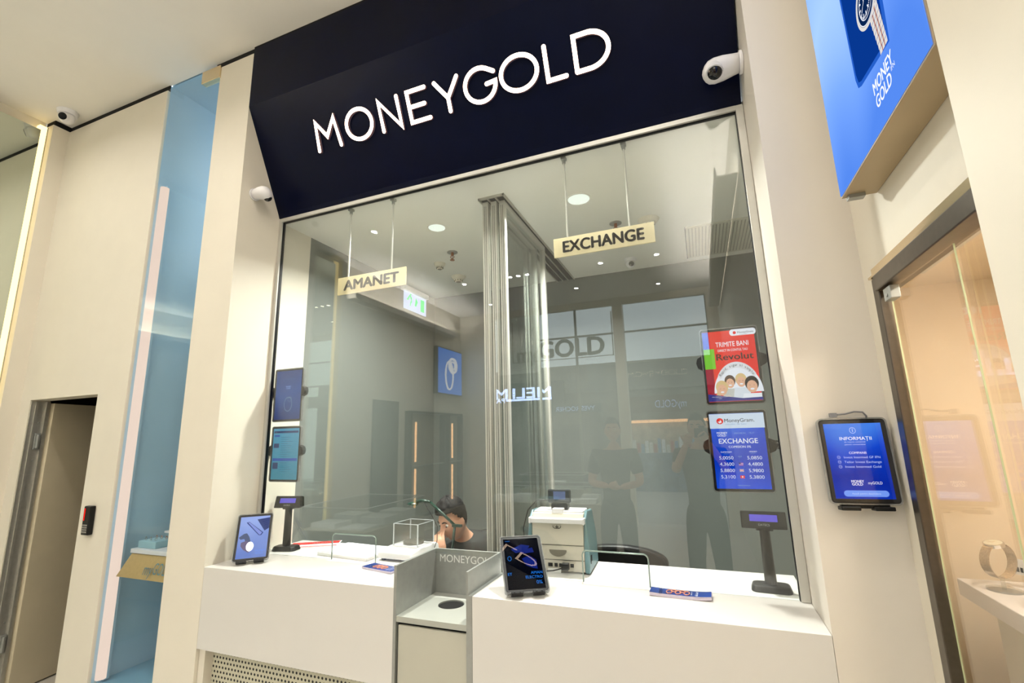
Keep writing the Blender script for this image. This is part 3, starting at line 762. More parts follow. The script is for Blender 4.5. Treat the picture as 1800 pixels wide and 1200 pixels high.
def rates():
    K = emit('ad_black', (22, 14, 18), .8); RED = emit('ad_red', (232, 26, 24), 1.0); g = emit('rate_grey', (150, 190, 235), .8)
    L = [('r', -.112, .098, .112, .163, emit('rate_header', (212, 226, 245), .98)), ('e', -.068, .131, .0145, .0135, RED), ('p', [(-.079, .128), (-.068, .130), (-.066, .137), (-.060, .126), (-.070, .121), (-.074, .126)], WHT),
         T('MoneyGram.', .012, .133, .0155, K, .012, .122), T('transfer de bani', -.004, .1165, .0075, g, .0, .086),
         T('MONEY', -.064, .078, .0088, WHT, .04), T('GOLD', -.067, .067, .0088, WHT, .04), T('IFN', -.048, .0675, .004, g, 0), T('2025-06-03', .008, .076, .0072, g, -.002), T('12:17', .056, .076, .0072, g, -.002),
         T('EXCHANGE', -.002, .042, .0205, WHT, .03, .158), T('COMISION 0%', .002, .0165, .0095, WHT, .01, .09),
         T('CUMPARAM', -.056, -.006, .0058, WHT, .01), T('WE BUY', -.056, -.0135, .0038, g, 0), T('VINDEM', .052, -.005, .0058, WHT, .01), T('WE SELL', .052, -.0125, .0038, g, 0)]
    for i, (a, b) in enumerate((('5,0050', '5,0850'), ('4,3600', '4,4800'), ('5,8800', '5,9800'), ('5,3100', '5,3800'))):
        z = -.031-.0272*i
        L += [T(a, -.058, z, .0138, WHT, -.004, .058), T(b, .056, z, .0138, WHT, -.004, .058)]
        x0, x1 = -.010, .008
        if i == 0: L.append(T('EUR', -.001, z+.005, .0055, g, 0))
        if i == 1:
            for k in range(5): L.append(('r', x0, z-.006+k*.0026, x1, z-.0047+k*.0026, RED if k % 2 == 0 else WHT))
            L.append(('r', x0, z+.0, x0+.008, z+.007, emit('flag_blue', (30, 40, 120), .9)))
        if i == 2:
            L.append(('r', x0, z-.006, x1, z+.006, emit('flag_blue', (30, 40, 120), .9)))
            L.append(('p', [(x0, z+.006), (x0+.003, z+.006), (x1, z-.006), (x1-.003, z-.006)], WHT)); L.append(('p', [(x0, z-.006), (x0+.003, z-.006), (x1, z+.006), (x1-.003, z+.006)], WHT))
            L.append(('r', x0, z-.0018, x1, z+.0018, WHT)); L.append(('r', -.0025, z-.006, .0005, z+.006, WHT)); L.append(('r', x0, z-.0009, x1, z+.0009, RED)); L.append(('r', -.0018, z-.006, -.0002, z+.006, RED))
        if i == 3:
            L.append(('r', x0, z-.006, x1, z+.006, RED)); L.append(('r', -.0045, z-.0012, .0025, z+.0012, WHT)); L.append(('r', -.0022, z-.0038, .0002, z+.0038, WHT))
    L.append(('rr', .0, -.149, .05, .0015, .0006, g))
    return L
def wtab(loc, w, h, lab, m, items, ry=0, arms=(0, 1), z=.02):
    t = tablet('tablet', loc, (0, ry, 0), w, h, lab, m, items, inset=.011)
    clamp(t, w, -1, z, arm=arms[0]); clamp(t, w, 1, z, arm=arms[1]); return t
fl, RED_ = fam()
wtab((.155, .372, 1.994), .240, .350, 'tablet with a red and white money transfer advert, upper right behind the glass', RED_, fl)
RB = egrad('rates_blue', [(0, (20, 80, 225)), (.35, (12, 60, 195)), (.75, (24, 84, 220)), (1, (40, 120, 240))], .95)
wtab((.148, .372, 1.612), .240, .350, 'tablet listing currency exchange rates, lower right behind the glass', RB, rates())
gold = emit('scr_gold_ring', (110, 150, 190), .7)
wtab((-2.536, .372, 2.006), .242, .345, 'tablet with a dim blue screen and gold ring, upper left behind the glass', egrad('scr_blue_ad', [(0, (20, 58, 128)), (.5, (18, 78, 160)), (1, (12, 62, 140))], .8),
     [T('MONEY', .0, .055, .009, LBL, .03), T('GOLD', .0, .043, .009, LBL, .03), T('inel din aur cu briliante', 0, .105, .008, emit('scr_faint', (60, 120, 190), .7), 0), ('ring', .005, -.062, .035, .048, .004, gold), ('ring', .018, -.03, .018, .016, .003, gold)], arms=(0, 0), z=.02)
tb = emit('scr_teal_dark', (20, 56, 110), .8); tf = emit('scr_teal_blue', (30, 84, 180), .8); tg = emit('scr_teal_line', (40, 110, 150), .7)
it = [('r', -.104, .132, .104, .146, tb), ('r', -.104, -.045, .104, -.028, tf), ('r', -.1, .038, -.055, .066, tb), ('r', -.1, -.095, -.055, -.055, tb), ('rr', -.075, .115, .045, .012, .004, tf)]
for k in range(17):
    z = .105-.0135*k
    if abs(z+.036) > .014: it.append(('r', -.04, z-.0012, .02+.06*random.random(), z+.0012, tg))
wtab((-2.528, .372, 1.624), .242, .345, 'tablet with a pale teal price list, lower left behind the glass', egrad('scr_teal', [(0, (44, 140, 165)), (1, (70, 160, 195))], .85), it, arms=(0, 0), z=.02)

# information tablet on the right wall
IB = egrad('info_blue', [(0, (10, 50, 175)), (.3, (8, 40, 160)), (.6, (20, 70, 205)), (1, (70, 130, 235))], .95)
pl = emit('info_pale', (190, 210, 255), .95)
items = [('ring', .0, .100, .0095, .0105, .0016, pl), ('r', -.0013, .095, .0013, .102, pl), ('e', 0, .1045, .0015, .0015, pl), T('INFORMAȚII', .004, .073, .0105, WHT, .02, .094), T('de interes comercial', 0, .0615, .0048, pl, -.002, .062), T('pentru consumator', 0, .053, .0048, pl, -.002, .062),
         T('COMPANII', .002, .025, .0072, WHT, .015, .05), T('Invest Intermed GF IFN', .012, .0105, .0072, pl, .004, .105), T('Teilor Invest Exchange', .012, -.005, .0072, pl, .004, .107), T('Invest Intermed Gold', .010, -.0205, .0072, pl, .004, .103),
         T('MONEY', -.014, -.068, .0078, WHT, .04, .036), T('GOLD', -.016, -.0772, .0078, WHT, .04, .031), T('myGOLD', .035, -.073, .0085, WHT, .0, .04),
         ('rr', .004, -.107, .128, .020, .0099, LBL), T('Apasă pentru deschidere', .004, -.107, .0055, pl, 0)]
for z in (.0105, -.005, -.0205): items.append(('ring', -.056, z, .0048, .0052, .0009, pl)); items.append(('r', -.058, z-.0005, -.053, z+.0005, pl))
t = tablet('tablet', (.482, -.040, 1.590), (math.radians(-5), 0, math.radians(4)), .198, .276, 'wall-mounted information tablet with bright blue screen beside the vitrine', IB, items, inset=.014)
for s in (-1, 1):
    bm = BM(); box(bm, s*.048-.028, s*.048+.028, -.014, .03, -.161, -.148); ob('support_clip', bm, BLACK, t, bevel=.003)
bm = BM(); box(bm, -.07, .07, .008, .030, -.155, -.02); ob('wall_bracket', bm, BLACK, t, bevel=.003)
bm = BM(); box(bm, -.058, -.036, -.002, .008, .147, .162)
tube(bm, [(-.040, .003, .156), (-.01, .004, .158), (.02, .006, .165), (.045, .008, .163), (.055, .012, .150), (.055, .016, .13)], .003, 8)
ob('usb_cable', bm, mat('cable_grey', (120, 120, 124), .4), t)

# pole displays
def pole_display(loc, rot, head_tilt, lab, s=1.0):
    t = root('customer_display', loc, lab, 'customer display', rot=(0, 0, rot))
    bm = BM(); prism(bm, rrect(0, 0, .165*s, .105*s, .03*s), 'z', 0, .028*s); v = [q for q in bm.verts if q.co.z > .02*s]
    for q in v: q.co.x *= .88; q.co.y *= .8
    ob('base', bm, BLACK, t, bevel=.006)
    bm = BM(); cyl(bm, (0, 0, .028*s), (0, 0, .255*s), .0245*s, .021*s, n=24); ob('pole', bm, BLACK, t)
    bm = BM(); box(bm, -.035*s, .035*s, -.016*s, .016*s, .250*s, .262*s); hd = ob('neck', bm, BLACK, t, bevel=.003)
    hz = .297*s
    bm = BM(); prism(bm, [(-.028*s, hz-.038*s), (.030*s, hz-.034*s), (.022*s, hz+.03*s), (-.006*s, hz+.036*s)], 'x', -.092*s, .092*s)
    ob('display_head', bm, BLACK, t, bevel=.005)
    # slanted lit window
    y0, z0, y1, z1 = -.028*s, hz-.038*s, -.006*s, hz+.036*s
    def q(u, k, o=.0012):
        n = Vector((0, -(z1-z0), (y1-y0))).normalized()
        return Vector((u*s, y0+(y1-y0)*k, z0+(z1-z0)*k))+n*o
    bm = BM(); bm.faces.new([bm.verts.new(q(u, k)) for u, k in ((-.056, .42), (.056, .42), (.056, .80), (-.056, .80))])
    ob('lit_window', bm, emit('violet_display', (112, 100, 225), .9), t)
    bm = BM(); vv = add_text(bm, 'DATECS', 0, .25, .0085*s, 0, bold=.03)
    for v in bm.verts:
        p = q(v.co.x/s, .24+(v.co.z-.25)/(z1-z0)); v.co = p
    ob('lettering', bm, mat('display_letters', (190, 190, 190), .5), t)
pole_display((.215, .45, 1.02), math.radians(-4), 0, 'black pole customer display at the right end of the counter', .98)
pole_display((-2.55, .45, 1.02), math.radians(12), 0, 'black pole customer display at the left end of the counter')

# ================================================================== LEAFLETS, PAPERS
def leaflets(loc, rot, w, d, n, lab, curl):
    t = root('leaflet_stack', loc, lab, 'leaflets', rot=(0, 0, rot))
    bm = BM(); K = 12
    def sheet(z0, z1, off, top):
        rows = []
        for i in range(K+1):
            x = -w/2+w*i/K; c = curl*(abs(x)/(w/2))**3 * (1 if x > 0 else .5)
            rows.append([(x+off, -d/2, z0+c), (x+off, d/2, z0+c), (x+off, d/2, z1+c), (x+off, -d/2, z1+c)])
        R_ = [[bm.verts.new(p) for p in r] for r in rows]
        for a, b in zip(R_, R_[1:]):
            for k in range(4): bm.faces.new((a[k], a[(k+1) % 4], b[(k+1) % 4], b[k]))
        bm.faces.new(R_[0]); bm.faces.new(R_[-1])
    for k in range(n): sheet(.0026*k, .0026*k+.0022, random.uniform(-.001, .002), False)
    ob('sheets', bm, mat('leaflet_paper', (200, 190, 205), .6), t)
    bm = BM(); top = .0026*n; 
    for i in range(K):
        xs = [-w/2+w*i/K, -w/2+w*(i+1)/K]
        V = []
        for x in xs: c = curl*(abs(x)/(w/2))**3 * (1 if x > 0 else .5); V.append((x, c))
        bm.faces.new([bm.verts.new((V[0][0], -d/2, top+V[0][1])), bm.verts.new((V[1][0], -d/2, top+V[1][1])), bm.verts.new((V[1][0], d/2, top+V[1][1])), bm.verts.new((V[0][0], d/2, top+V[0][1]))])
    cv = ob('cover', bm, mat('leaflet_blue', (16, 52, 130), .3, noise=.35, nscale=12), t)
    bm = BM(); zz = top+.0012
    def add(s, x, y, h, r, b=.01):
        vs = add_text(bm, s, 0, 0, h, 0, bold=b)
        for v in vs:
            X, Z = v.co.x, v.co.z
            v.co = Vector((x+X*math.cos(r)-Z*math.sin(r), y+X*math.sin(r)+Z*math.cos(r), zz))
    add('myGOLD', -.082*w/.25, 0, .014, PI/2); add('BIJUTERII', .088*w/.25, 0, .009, PI/2, 0); add('din aur', .065*w/.25, 0, .014, PI/2, -.01); add('pentru tine', .045*w/.25, 0, .006, PI/2, 0)
    ob('cover_text', bm, mat('leaflet_text', (215, 222, 235), .5), cv)
    bm = BM()
    for k in range(5):
        cx = -.045*w/.25+.018*k*w/.25
        tube(bm, [(cx+.011*math.cos(a), .0+(.022-.01*(k % 2))*math.sin(a)+(.01 if k % 2 else -.005), zz+.0005) for a in [2*PI*j/20 for j in range(20)]], .0024, 5, closed=True)
    ob('cover_picture', bm, mat('leaflet_copper', (206, 138, 112), .4), cv)
    return t
leaflets((-.15, .262, 1.0205), math.radians(-2), .245, .072, 5, 'stack of blue jewellery leaflets at the right-hand slot in the glass', .006)
leaflets((-1.655, .245, 1.0205), math.radians(-12), .225, .085, 4, 'stack of blue jewellery leaflets leaning on the tray, left counter', .002)
t = root('paper_stack', (-2.03, .50, 1.02), 'thick stack of white printed forms behind the left slot', 'papers', rot=(0, 0, math.radians(-6)))
bm = BM()
for k in range(5):
    o = random.uniform(-.004, .004); box(bm, -.20+o, .20+o, -.125-o, .125+o, .0005+k*.005, .005+k*.005)
ob('sheets', bm, PAPER, t)
bm = BM()
for r in range(7):
    wd = .2 if r else .1
    box(bm, -.12, -.12+wd+.05*random.random(), .08-r*.022, .0815-r*.022, .0256, .0259)
ob('printing', bm, mat('ink_grey', (150, 158, 176), .7), t)
t = root('red_form', (-2.48, .62, 1.02), 'red and white printed form lying behind the left pole display', 'document', rot=(0, 0, math.radians(30)))
bm = BM(); box(bm, -.16, .16, -.08, .08, .001, .004); ob('sheet', bm, PAPER, t)
bm = BM(); box(bm, -.155, .155, .0, .075, .004, .0046); box(bm, -.155, -.09, -.07, 0, .004, .0046); box(bm, -.155, .155, -.075, -.055, .004, .0046); ob('red_print', bm, mat('print_red', (200, 36, 30), .5), t)
bm = BM(); vs = add_text(bm, 'Gratuit', .05, .04, .03, 0)
for v in vs: v.co = Vector((v.co.x, v.co.z, .005))
ob('lettering', bm, PAPER, t)

# precision scale with draught box
t = root('precision_scale', (-1.68, .56, 1.02), 'white jeweller scale with clear draught shield behind the glass', 'scale', rot=(0, 0, math.radians(-3)))
bm = BM(); prism(bm, [(-.17, .012), (-.165, .05), (-.06, .062), (.10, .062), (.12, .045), (.125, .012)], 'x', -.115, .115); ob('body', bm, WHITEP, t, bevel=.008)
for sx in (-1, 1):
    for y in (-.14, .1):
        bm = BM(); cyl(bm, (sx*.09, y, 0), (sx*.09, y, .014), .014, n=16); ob('foot', bm, mat('foot_grey', (70, 70, 66), .6), t)
bm = BM(); cyl(bm, (0, .02, .066), (0, .02, .078), .062, n=40); ob('weighing_plate', bm, mat('plate_steel', (132, 126, 116), .35, .7), t, bevel=.002)
bm = BM(); z0, z1 = .063, .185
for a in ((-.088, -.085, -.062, .105), (.085, .088, -.062, .105)): box(bm, a[0], a[1], a[2], a[3], z0, z1)
box(bm, -.085, .085, -.062, -.059, z0, z1); box(bm, -.085, .085, .102, .105, z0, z1); ob('draught_shield', bm, CLEAR, t)
bm = BM()
for x in (-.0865, .0865):
    for y in (-.0605, .1035): box(bm, x-.003, x+.003, y-.003, y+.003, z0, z1)
for x in (-.0865, .0865): box(bm, x-.0018, x+.0018, -.0605, .1035, z1-.002, z1+.001)
for y in (-.0605, .1035): box(bm, -.0865, .0865, y-.0018, y+.0018, z1-.002, z1+.001)
ob('shield_edges', bm, mat('acrylic_edge', (205, 210, 214), .25, noise=0), t)

# ================================================================== MONEY COUNTER
t = root('money_counter', (-.742, .57, 1.02), 'grey banknote counting machine with its back against the glass', 'money counter', rot=(0, 0, math.radians(3)))
BODY = mat('counter_beige_plastic', (196, 190, 176), .45); TEAL = mat('counter_teal_plastic', (96, 128, 134), .4)
bm = BM(); prism(bm, [(-.125, .008), (-.128, .13), (-.120, .25), (-.10, .285), (.06, .275), (.12, .12), (.12, .008)], 'x', -.135, .135); ob('body', bm, BODY, t, bevel=.006)
for s in (-1, 1):
    bm = BM(); prism(bm, [(-.13, .004), (-.132, .13), (-.118, .262), (-.07, .295), (.07, .285), (.13, .15), (.14, .004)], 'x', min(s*.135, s*.160), max(s*.135, s*.160))
    for v in bm.verts:
        if abs(v.co.x) > .15 and v.co.z > .2: v.co.x -= s*.01
    ob('side_cover', bm, TEAL, t, bevel=.008)
bm = BM(); box(bm, -.137, .137, -.145, -.085, .238, .262); box(bm, -.145, -.135, -.15, -.08, .235, .266); box(bm, .135, .145, -.15, -.08, .235, .266); ob('note_hopper', bm, WHITEP, t, bevel=.004)
bm = BM(); box(bm, -.13, .13, -.09, .04, .280, .292); box(bm, -.03, .03, -.10, -.06, .27, .305); ob('top_tray', bm, WHITEP, t, bevel=.004)
bm = BM(); box(bm, -.134, .134, -.1295, -.127, .132, .1345); ob('seam', bm, BLACK, t)
bm = BM(); box(bm, -.134, .134, -.1285, -.126, .062, .064); ob('seam', bm, BLACK, t)
bm = BM(); prism(bm, [(-.045, .110)]+[(.045*math.cos(a)*1.0, .110-.032*math.sin(a)) for a in [PI*(12-k)/12 for k in range(1, 12)]]+[(.045, .110)], 'y', -.1305, -.126); ob('handle_recess', bm, mat('handle_recess_grey', (120, 114, 102), .6), t, bevel=.001)  # half-round plate in a darker grey than the body
bm = BM(); 
tube(bm, [(-.02, -.1295, .226), (-.02, -.1295, .218), (-.012, -.1295, .213), (.012, -.1295, .213), (.02, -.1295, .218), (.02, -.1295, .226)], .0018, 6); box(bm, -.008, .008, -.131, -.127, .2175, .2215); box(bm, -.0015, .0015, -.131, -.127, .215, .228); ob('emblem', bm, BLACK, t)
bm = BM()
for x in (-.045, -.012, .012, .07): box(bm, x-.008, x+.008, -.1285, -.124, .030, .047)
box(bm, -.04, -.03, -.1285, -.124, .030, .047); ob('port', bm, BLACK, t)
bm = BM(); box(bm, .022, .056, -.165, -.126, .022, .052)
tube(bm, [(.022, -.155, .030), (-.02, -.165, .020), (-.08, -.16, .012), (-.15, -.15, .008), (-.22, -.12, .006)], .0035, 8); ob('power_plug', bm, BLACK, t, bevel=.002)
bm = BM(); box(bm, -.055, .012, -.1275, -.1250, .002, .022); ob('rating_label', bm, PAPER, t)
bm = BM(); box(bm, .161, .1625, -.10, -.09, .045, .085); box(bm, .161, .1625, -.08, -.068, .055, .082); ob('side_socket', bm, BLACK, t)
bm = BM(); box(bm, -.062, .062, -.055, -.035, .325, .395); box(bm, -.045, .045, -.06, .0, .29, .325); hd = ob('display_unit', bm, mat('display_dark', (42, 48, 54), .3), t, bevel=.008)
bm = BM(); box(bm, -.03, .035, -.0562, -.055, .345, .385); ob('display_label', bm, mat('display_label_blue', (88, 104, 150), .3), hd)
bm = BM(); tube(bm, [(-.06, -.045, .34), (-.12, -.06, .34), (-.17, -.07, .29), (-.195, -.08, .20), (-.185, -.09, .10), (-.15, -.1, .05)], .003, 8); ob('cable', bm, BLACK, t)

# ================================================================== DESK LAMP
t = root('desk_lamp', (-1.40, .66, 1.02), 'dark green jointed desk lamp in front of the seated clerk', 'lamp')
LG = mat('dark_green_enamel', (16, 52, 42), .3)
bm = BM(); cyl(bm, (-1.44, .62, 1.0205), (-1.44, .62, 1.035), .028, n=24); wpart('base', bm, LG, t, bevel=.003)
bm = BM(); tube(bm, [(-1.44, .62, 1.035), (-1.425, .63, 1.19)], .0085, 8); wpart('lower_arm', bm, LG, t)
bm = BM(); tube(bm, [(-1.425, .63, 1.185), (-1.60, .64, 1.31)], .0085, 8); box(bm, -1.440, -1.380, .618, .640, 1.178, 1.192); wpart('upper_arm', bm, LG, t)
bm = BM(); tube(bm, [(-1.60, .64, 1.312), (-1.66, .64, 1.318), (-1.70, .64, 1.308)], [.009, .012, .014], 10); ball(bm, (-1.725, .635, 1.298), (.038, .032, .014), n=10); wpart('lamp_head', bm, LG, t)
bm = BM(); tube(bm, [(-1.64, .63, 1.312), (-1.58, .62, 1.24), (-1.535, .61, 1.18), (-1.53, .60, 1.10), (-1.55, .59, 1.04), (-1.50, .58, 1.026), (-1.46, .59, 1.026)], .0022, 6); wpart('cable', bm, BLACK, t)

# ================================================================== CHAIRS
def office_chair(x, y, r, zt, lab, sz=.52):
    t = root('office_chair', (x, y, 0), lab, 'chair', rot=(0, 0, r))
    bm = BM(); n = 14; F_ = mat('black_leatherette', (12, 12, 13), .45)
    pts = [(.27*math.cos(a)*(1 if True else 1), zt-.10+.10*math.sin(a)) for a in [PI*k/n for k in range(n+1)]]+[(-.25, zt-.45), (.25, zt-.45)]
    prism(bm, pts, 'y', .20, .26)
    for v in bm.verts: v.co.y -= .9*v.co.x**2
    ob('backrest', bm, F_, t, bevel=.02, seg=3)
    bm = BM(); prism(bm, rrect(0, 0, .5, .48, .08), 'z', sz-.08, sz); ob('seat', bm, F_, t, bevel=.02)
    bm = BM(); cyl(bm, (0, 0, .1), (0, 0, sz-.08), .028); box(bm, -.03, .03, .18, .28, .42, .62); ob('column', bm, BLACK, t)
    bm = BM()
    for k in range(5):
        a = 2*PI*k/5; tube(bm, [(0, 0, .11), (.28*math.cos(a), .28*math.sin(a), .07)], [.025, .016], 8); ball(bm, (.28*math.cos(a), .28*math.sin(a), .03), .03, n=8)
    ob('wheel_base', bm, BLACK, t)
    for s in (-1, 1):
        bm = BM(); tube(bm, [(s*.24, .1, .48), (s*.29, .08, .55), (s*.29, .05, .70)], .013, 8); box(bm, s*.29-.03, s*.29+.03, -.12, .14, .70, .725); ob('armrest', bm, BLACK, t, bevel=.006)
office_chair(-.52, 1.20, PI, 1.06, 'empty black office chair behind the money counter')

# ================================================================== PEOPLE
def skin_geo(pts, edges, rad, sub=2):
    me = bpy.data.meshes.new('tmp'); me.from_pydata([tuple(p) for p in pts], edges, [])
    o = bpy.data.objects.new('tmp', me); COL.objects.link(o)
    s = o.modifiers.new('s', 'SKIN'); s.use_smooth_shade = True
    sv = me.skin_vertices[0].data
    for i, r in enumerate(rad):
        sv[i].radius = (r, r) if not hasattr(r, '__len__') else r
    sv[0].use_root = True
    d_ = o.modifiers.new('d', 'SUBSURF'); d_.levels = sub; d_.render_levels = sub
    bpy.context.view_layer.update()
    r = bpy.data.meshes.new_from_object(o.evaluated_get(bpy.context.evaluated_depsgraph_get()))
    bpy.data.objects.remove(o); bpy.data.meshes.remove(me); return r
def add_me(bm, me, mi=0):
    n = len(bm.faces); bm.from_mesh(me); bm.faces.ensure_lookup_table()
    for f in bm.faces[n:]: f.material_index = mi
    bpy.data.meshes.remove(me)
def g(a, b, s): return math.exp(-((a-b)/s)**2)
def head_pt(dx, dy, dz):
    x, y, z = .076*dx, .094*dy, .120*dz
    t_ = max(0, -dz)
    x *= 1-.30*t_**1.3
    if dy > 0: y = y*(1-.10*t_)+.006*t_
    else: y *= 1-.35*t_
    if dy > 0:
        y += .024*g(x, 0, .011)*g(z, -.022, .020) + .010*g(x, 0, .009)*g(z, .0, .02)
        y += .006*g(z, .034, .012)*g(abs(x), .028, .03)
        y -= .011*g(abs(x), .031, .014)*g(z, .012, .012)
        y += .006*g(z, -.058, .010)*g(x, 0, .022) - .004*g(z, -.0575, .0025)*g(x, 0, .02)
        y += .008*g(z, -.097, .014)*g(x, 0, .018)
        x *= 1+.04*g(z, -.02, .03)
    return Vector((x, y, z))
def head_geo(bm, M4, mi=0):
    NU, NV = 56, 44; rows = []
    for j in range(NV+1):
        th = PI*j/NV; rows.append([bm.verts.new(M4 @ head_pt(math.sin(th)*math.cos(2*PI*i/NU), math.sin(th)*math.sin(2*PI*i/NU), math.cos(th))) for i in range(NU)])
    for j in range(NV):
        for i in range(NU):
            q = (rows[j][i], rows[j][(i+1) % NU], rows[j+1][(i+1) % NU], rows[j+1][i])
            try: f = bm.faces.new(q); f.material_index = mi
            except ValueError: pass
    for s in (-1, 1):
        ball(bm, M4 @ Vector((s*.078, -.006, -.004)), (.009, .019, .032), mi, 8, M4.to_3x3().normalized() @ Matrix.Rotation(s*.3, 3, 'Z'))
        ball(bm, M4 @ Vector((s*.076, .0, -.028)), (.008, .010, .012), mi, 6)
def hair_geo(bm, M4, vol=.02, short=False, seed=1):
    rnd = random.Random(seed); NU, NV = 48, 36; rows = []
    for j in range(NV+1):
        th = PI*j/NV; row = []
        for i in range(NU):
            ph = 2*PI*i/NU; dx, dy, dz = math.sin(th)*math.cos(ph), math.sin(th)*math.sin(ph), math.cos(th)
            p = head_pt(dx, dy, dz)
            k = max(0, dz); v_ = .004+vol*k**1.2*(1+.5*max(0, dy))+rnd.uniform(-.0016, .0016)*(1+3*k)
            row.append((p+Vector((dx, dy, dz)).normalized()*v_, dx, dy, dz))
        rows.append(row)
    keep = {}
    def ok(dx, dy, dz):
        lim = .62 if dy > .40 else (.62-(.40-dy)*1.05)
        if abs(dx) > .72 and dy > -.1: lim = max(lim, .20)
        return dz > max(lim, -.42)
    def V(i, j):
        if (i, j) not in keep: keep[(i, j)] = bm.verts.new(M4 @ rows[j][i][0])
        return keep[(i, j)]
    for j in range(NV):
        for i in range(NU):
            c = rows[j][i]
            if ok(*c[1:]):
                i2 = (i+1) % NU
                try: bm.faces.new((V(i, j), V(i2, j), V(i2, j+1), V(i, j+1))).smooth = True
                except ValueError: pass
def hand_geo(bm, wrist, mid, palm_n, curl, mi=0, s=1.0, spread=.1, thumb=1):
    """wrist point, direction towards knuckles, palm normal; five tapered fingers"""
    d_ = Vector(mid).normalized(); n_ = Vector(palm_n).normalized(); n_ = (n_-d_*n_.dot(d_)).normalized(); sd = d_.cross(n_).normalized()
    W_ = Vector(wrist)
    pts = [W_-d_*.02*s, W_+d_*.035*s, W_+d_*.075*s]; rad = [(.021*s, .026*s), (.018*s, .034*s), (.015*s, .036*s)]
    M3 = Matrix((d_, sd, n_)).transposed()
    ball(bm, W_+d_*.045*s, (.052*s, .040*s, .017*s), mi, 10, M3)
    for k, (off, L) in enumerate(((-.030, .062), (-.010, .076), (.010, .072), (.030, .056))):
        b0 = W_+d_*.080*s+sd*off*s
        P = [b0-d_*.02*s]; a = 0; p = b0.copy(); P.append(p.copy())
        for q, fr in enumerate((.45, .32, .23)):
            a += curl*(1+.12*k)
            dd = (d_*math.cos(a)+n_*math.sin(a)+sd*off*spread*8).normalized(); p = p+dd*L*fr*1.15*s; P.append(p.copy())
        tube(bm, P, [.0092*s, .0088*s, .0084*s, .0078*s, .0065*s], 10, mi); ball(bm, P[-1], .0066*s, mi, 6)
    b0 = W_+d_*.025*s-sd*.030*s*thumb
    P = [b0, b0+(d_*.6-sd*thumb*.7+n_*.3).normalized()*.032*s]
    P.append(P[-1]+(d_*.85-sd*thumb*.25+n_*.45).normalized()*.028*s); P.append(P[-1]+(d_*.9+n_*.5).normalized()*.022*s)
    tube(bm, P, [.013*s, .0108*s, .0098*s, .0075*s], 10, mi); ball(bm, P[-1], .0078*s, mi, 6)
def fuse(o, vox=.005, sm=4):
    r = o.modifiers.new('remesh', 'REMESH'); r.mode = 'VOXEL'; r.voxel_size = vox; r.use_smooth_shade = True
    c = o.modifiers.new('smooth', 'SMOOTH'); c.factor = .5; c.iterations = sm
def face_bits(t, M4, s=1, look=(0, 0)):
    for k in (-1, 1):
        bm = BM(); ball(bm, M4 @ Vector((k*.031, .0725, .011)), .0112*s, 0, 10)
        c = M4 @ Vector((k*.031+look[0], .0838, .012+look[1])); ball(bm, c, .0048*s, 1, 8)
        e = ob('eye', bm, [mat('eye_white', (225, 220, 215), .2), mat('iris_brown', (40, 24, 16), .2)], t, smooth=True)
        bm = BM(); tube(bm, [M4 @ Vector((k*(.014+.034*q), .0935-.012*q, .030+.006*math.sin(q*PI)-.002*q)) for q in [i/6 for i in range(7)]], [.003*s, .0042*s, .0045*s, .004*s, .0035*s, .003*s, .0015*s], 6); ob('eyebrow', bm, HAIR, t)
    bm = BM(); tube(bm, [M4 @ Vector((x, .101-.9*abs(x)**1.4*3, -.060+abs(x)*.05)) for x in [-.022+.0044*i for i in range(11)]], [.001, .0025, .0035, .004, .0042, .0042, .0042, .004, .0035, .0025, .001], 6)
    ob('lips', bm, mat('lips', (168, 100, 88), .45), t)

# ---- seated clerk
t = root('person', (-1.60, 1.02, 0), 'seated person in dark patterned shirt, hand on mouth, looking down at the desk', 'person')
hs = 1.06
HM = Matrix.Translation((-1.600, .93, 1.160)) @ Matrix.Rotation(math.radians(157), 4, 'Z') @ Matrix.Rotation(math.radians(-22), 4, 'X') @ Matrix.Scale(hs, 4)
base = Vector((-1.60, 1.02, 0))
bm = BM(); head_geo(bm, HM)
S_ = lambda *a: Vector(a)
tor = [S_(-1.55, 1.22, .52), S_(-1.55, 1.22, .68), S_(-1.55, 1.16, .85), S_(-1.56, 1.09, 1.0), S_(-1.575, 1.03, 1.10), S_(-1.59, .965, 1.18),
       S_(-1.74, 1.07, 1.0), S_(-1.79, .98, .86), S_(-1.63, .76, .90), S_(-1.595, .775, 1.03),
       S_(-1.37, 1.10, .99), S_(-1.27, 1.03, .83), S_(-1.42, .82, .90), S_(-1.62, .80, .92),
       S_(-1.64, 1.20, .50), S_(-1.66, .85, .50), S_(-1.66, .80, .08), S_(-1.46, 1.20, .50), S_(-1.44, .85, .50), S_(-1.44, .80, .08), S_(-1.66, .72, .04), S_(-1.44, .72, .04)]
for v in tor:
    if v.z > .8: v.z -= .055
te = [(0, 1), (1, 2), (2, 3), (3, 4), (4, 5), (3, 6), (6, 7), (7, 8), (8, 9), (3, 10), (10, 11), (11, 12), (12, 13), (0, 14), (14, 15), (15, 16), (0, 17), (17, 18), (18, 19), (16, 20), (19, 21)]
tr_ = [.13, .125, .135, .10, .052, .05, .060, .047, .036, .026, .060, .047, .036, .024, .08, .066, .045, .08, .066, .045, .03, .03]
add_me(bm, skin_geo(tor, te, tr_))
hand_geo(bm, (-1.600, .775, .975), (-.30, .10, 1.0), (-.2, 1.0, -.1), .40, s=1.08, thumb=-1)
hand_geo(bm, (-1.60, .80, .93), (-1, -.3, .3), (0, 0, -1), .3, s=1.05)
o = wpart('body', bm, SKIN, t); fuse(o, .006, 3)
bm = BM(); hair_geo(bm, HM, .034, seed=3); o = wpart('hair', bm, HAIR, t); sl = o.modifiers.new('s', 'SOLIDIFY'); sl.thickness = .012; sl.offset = -1
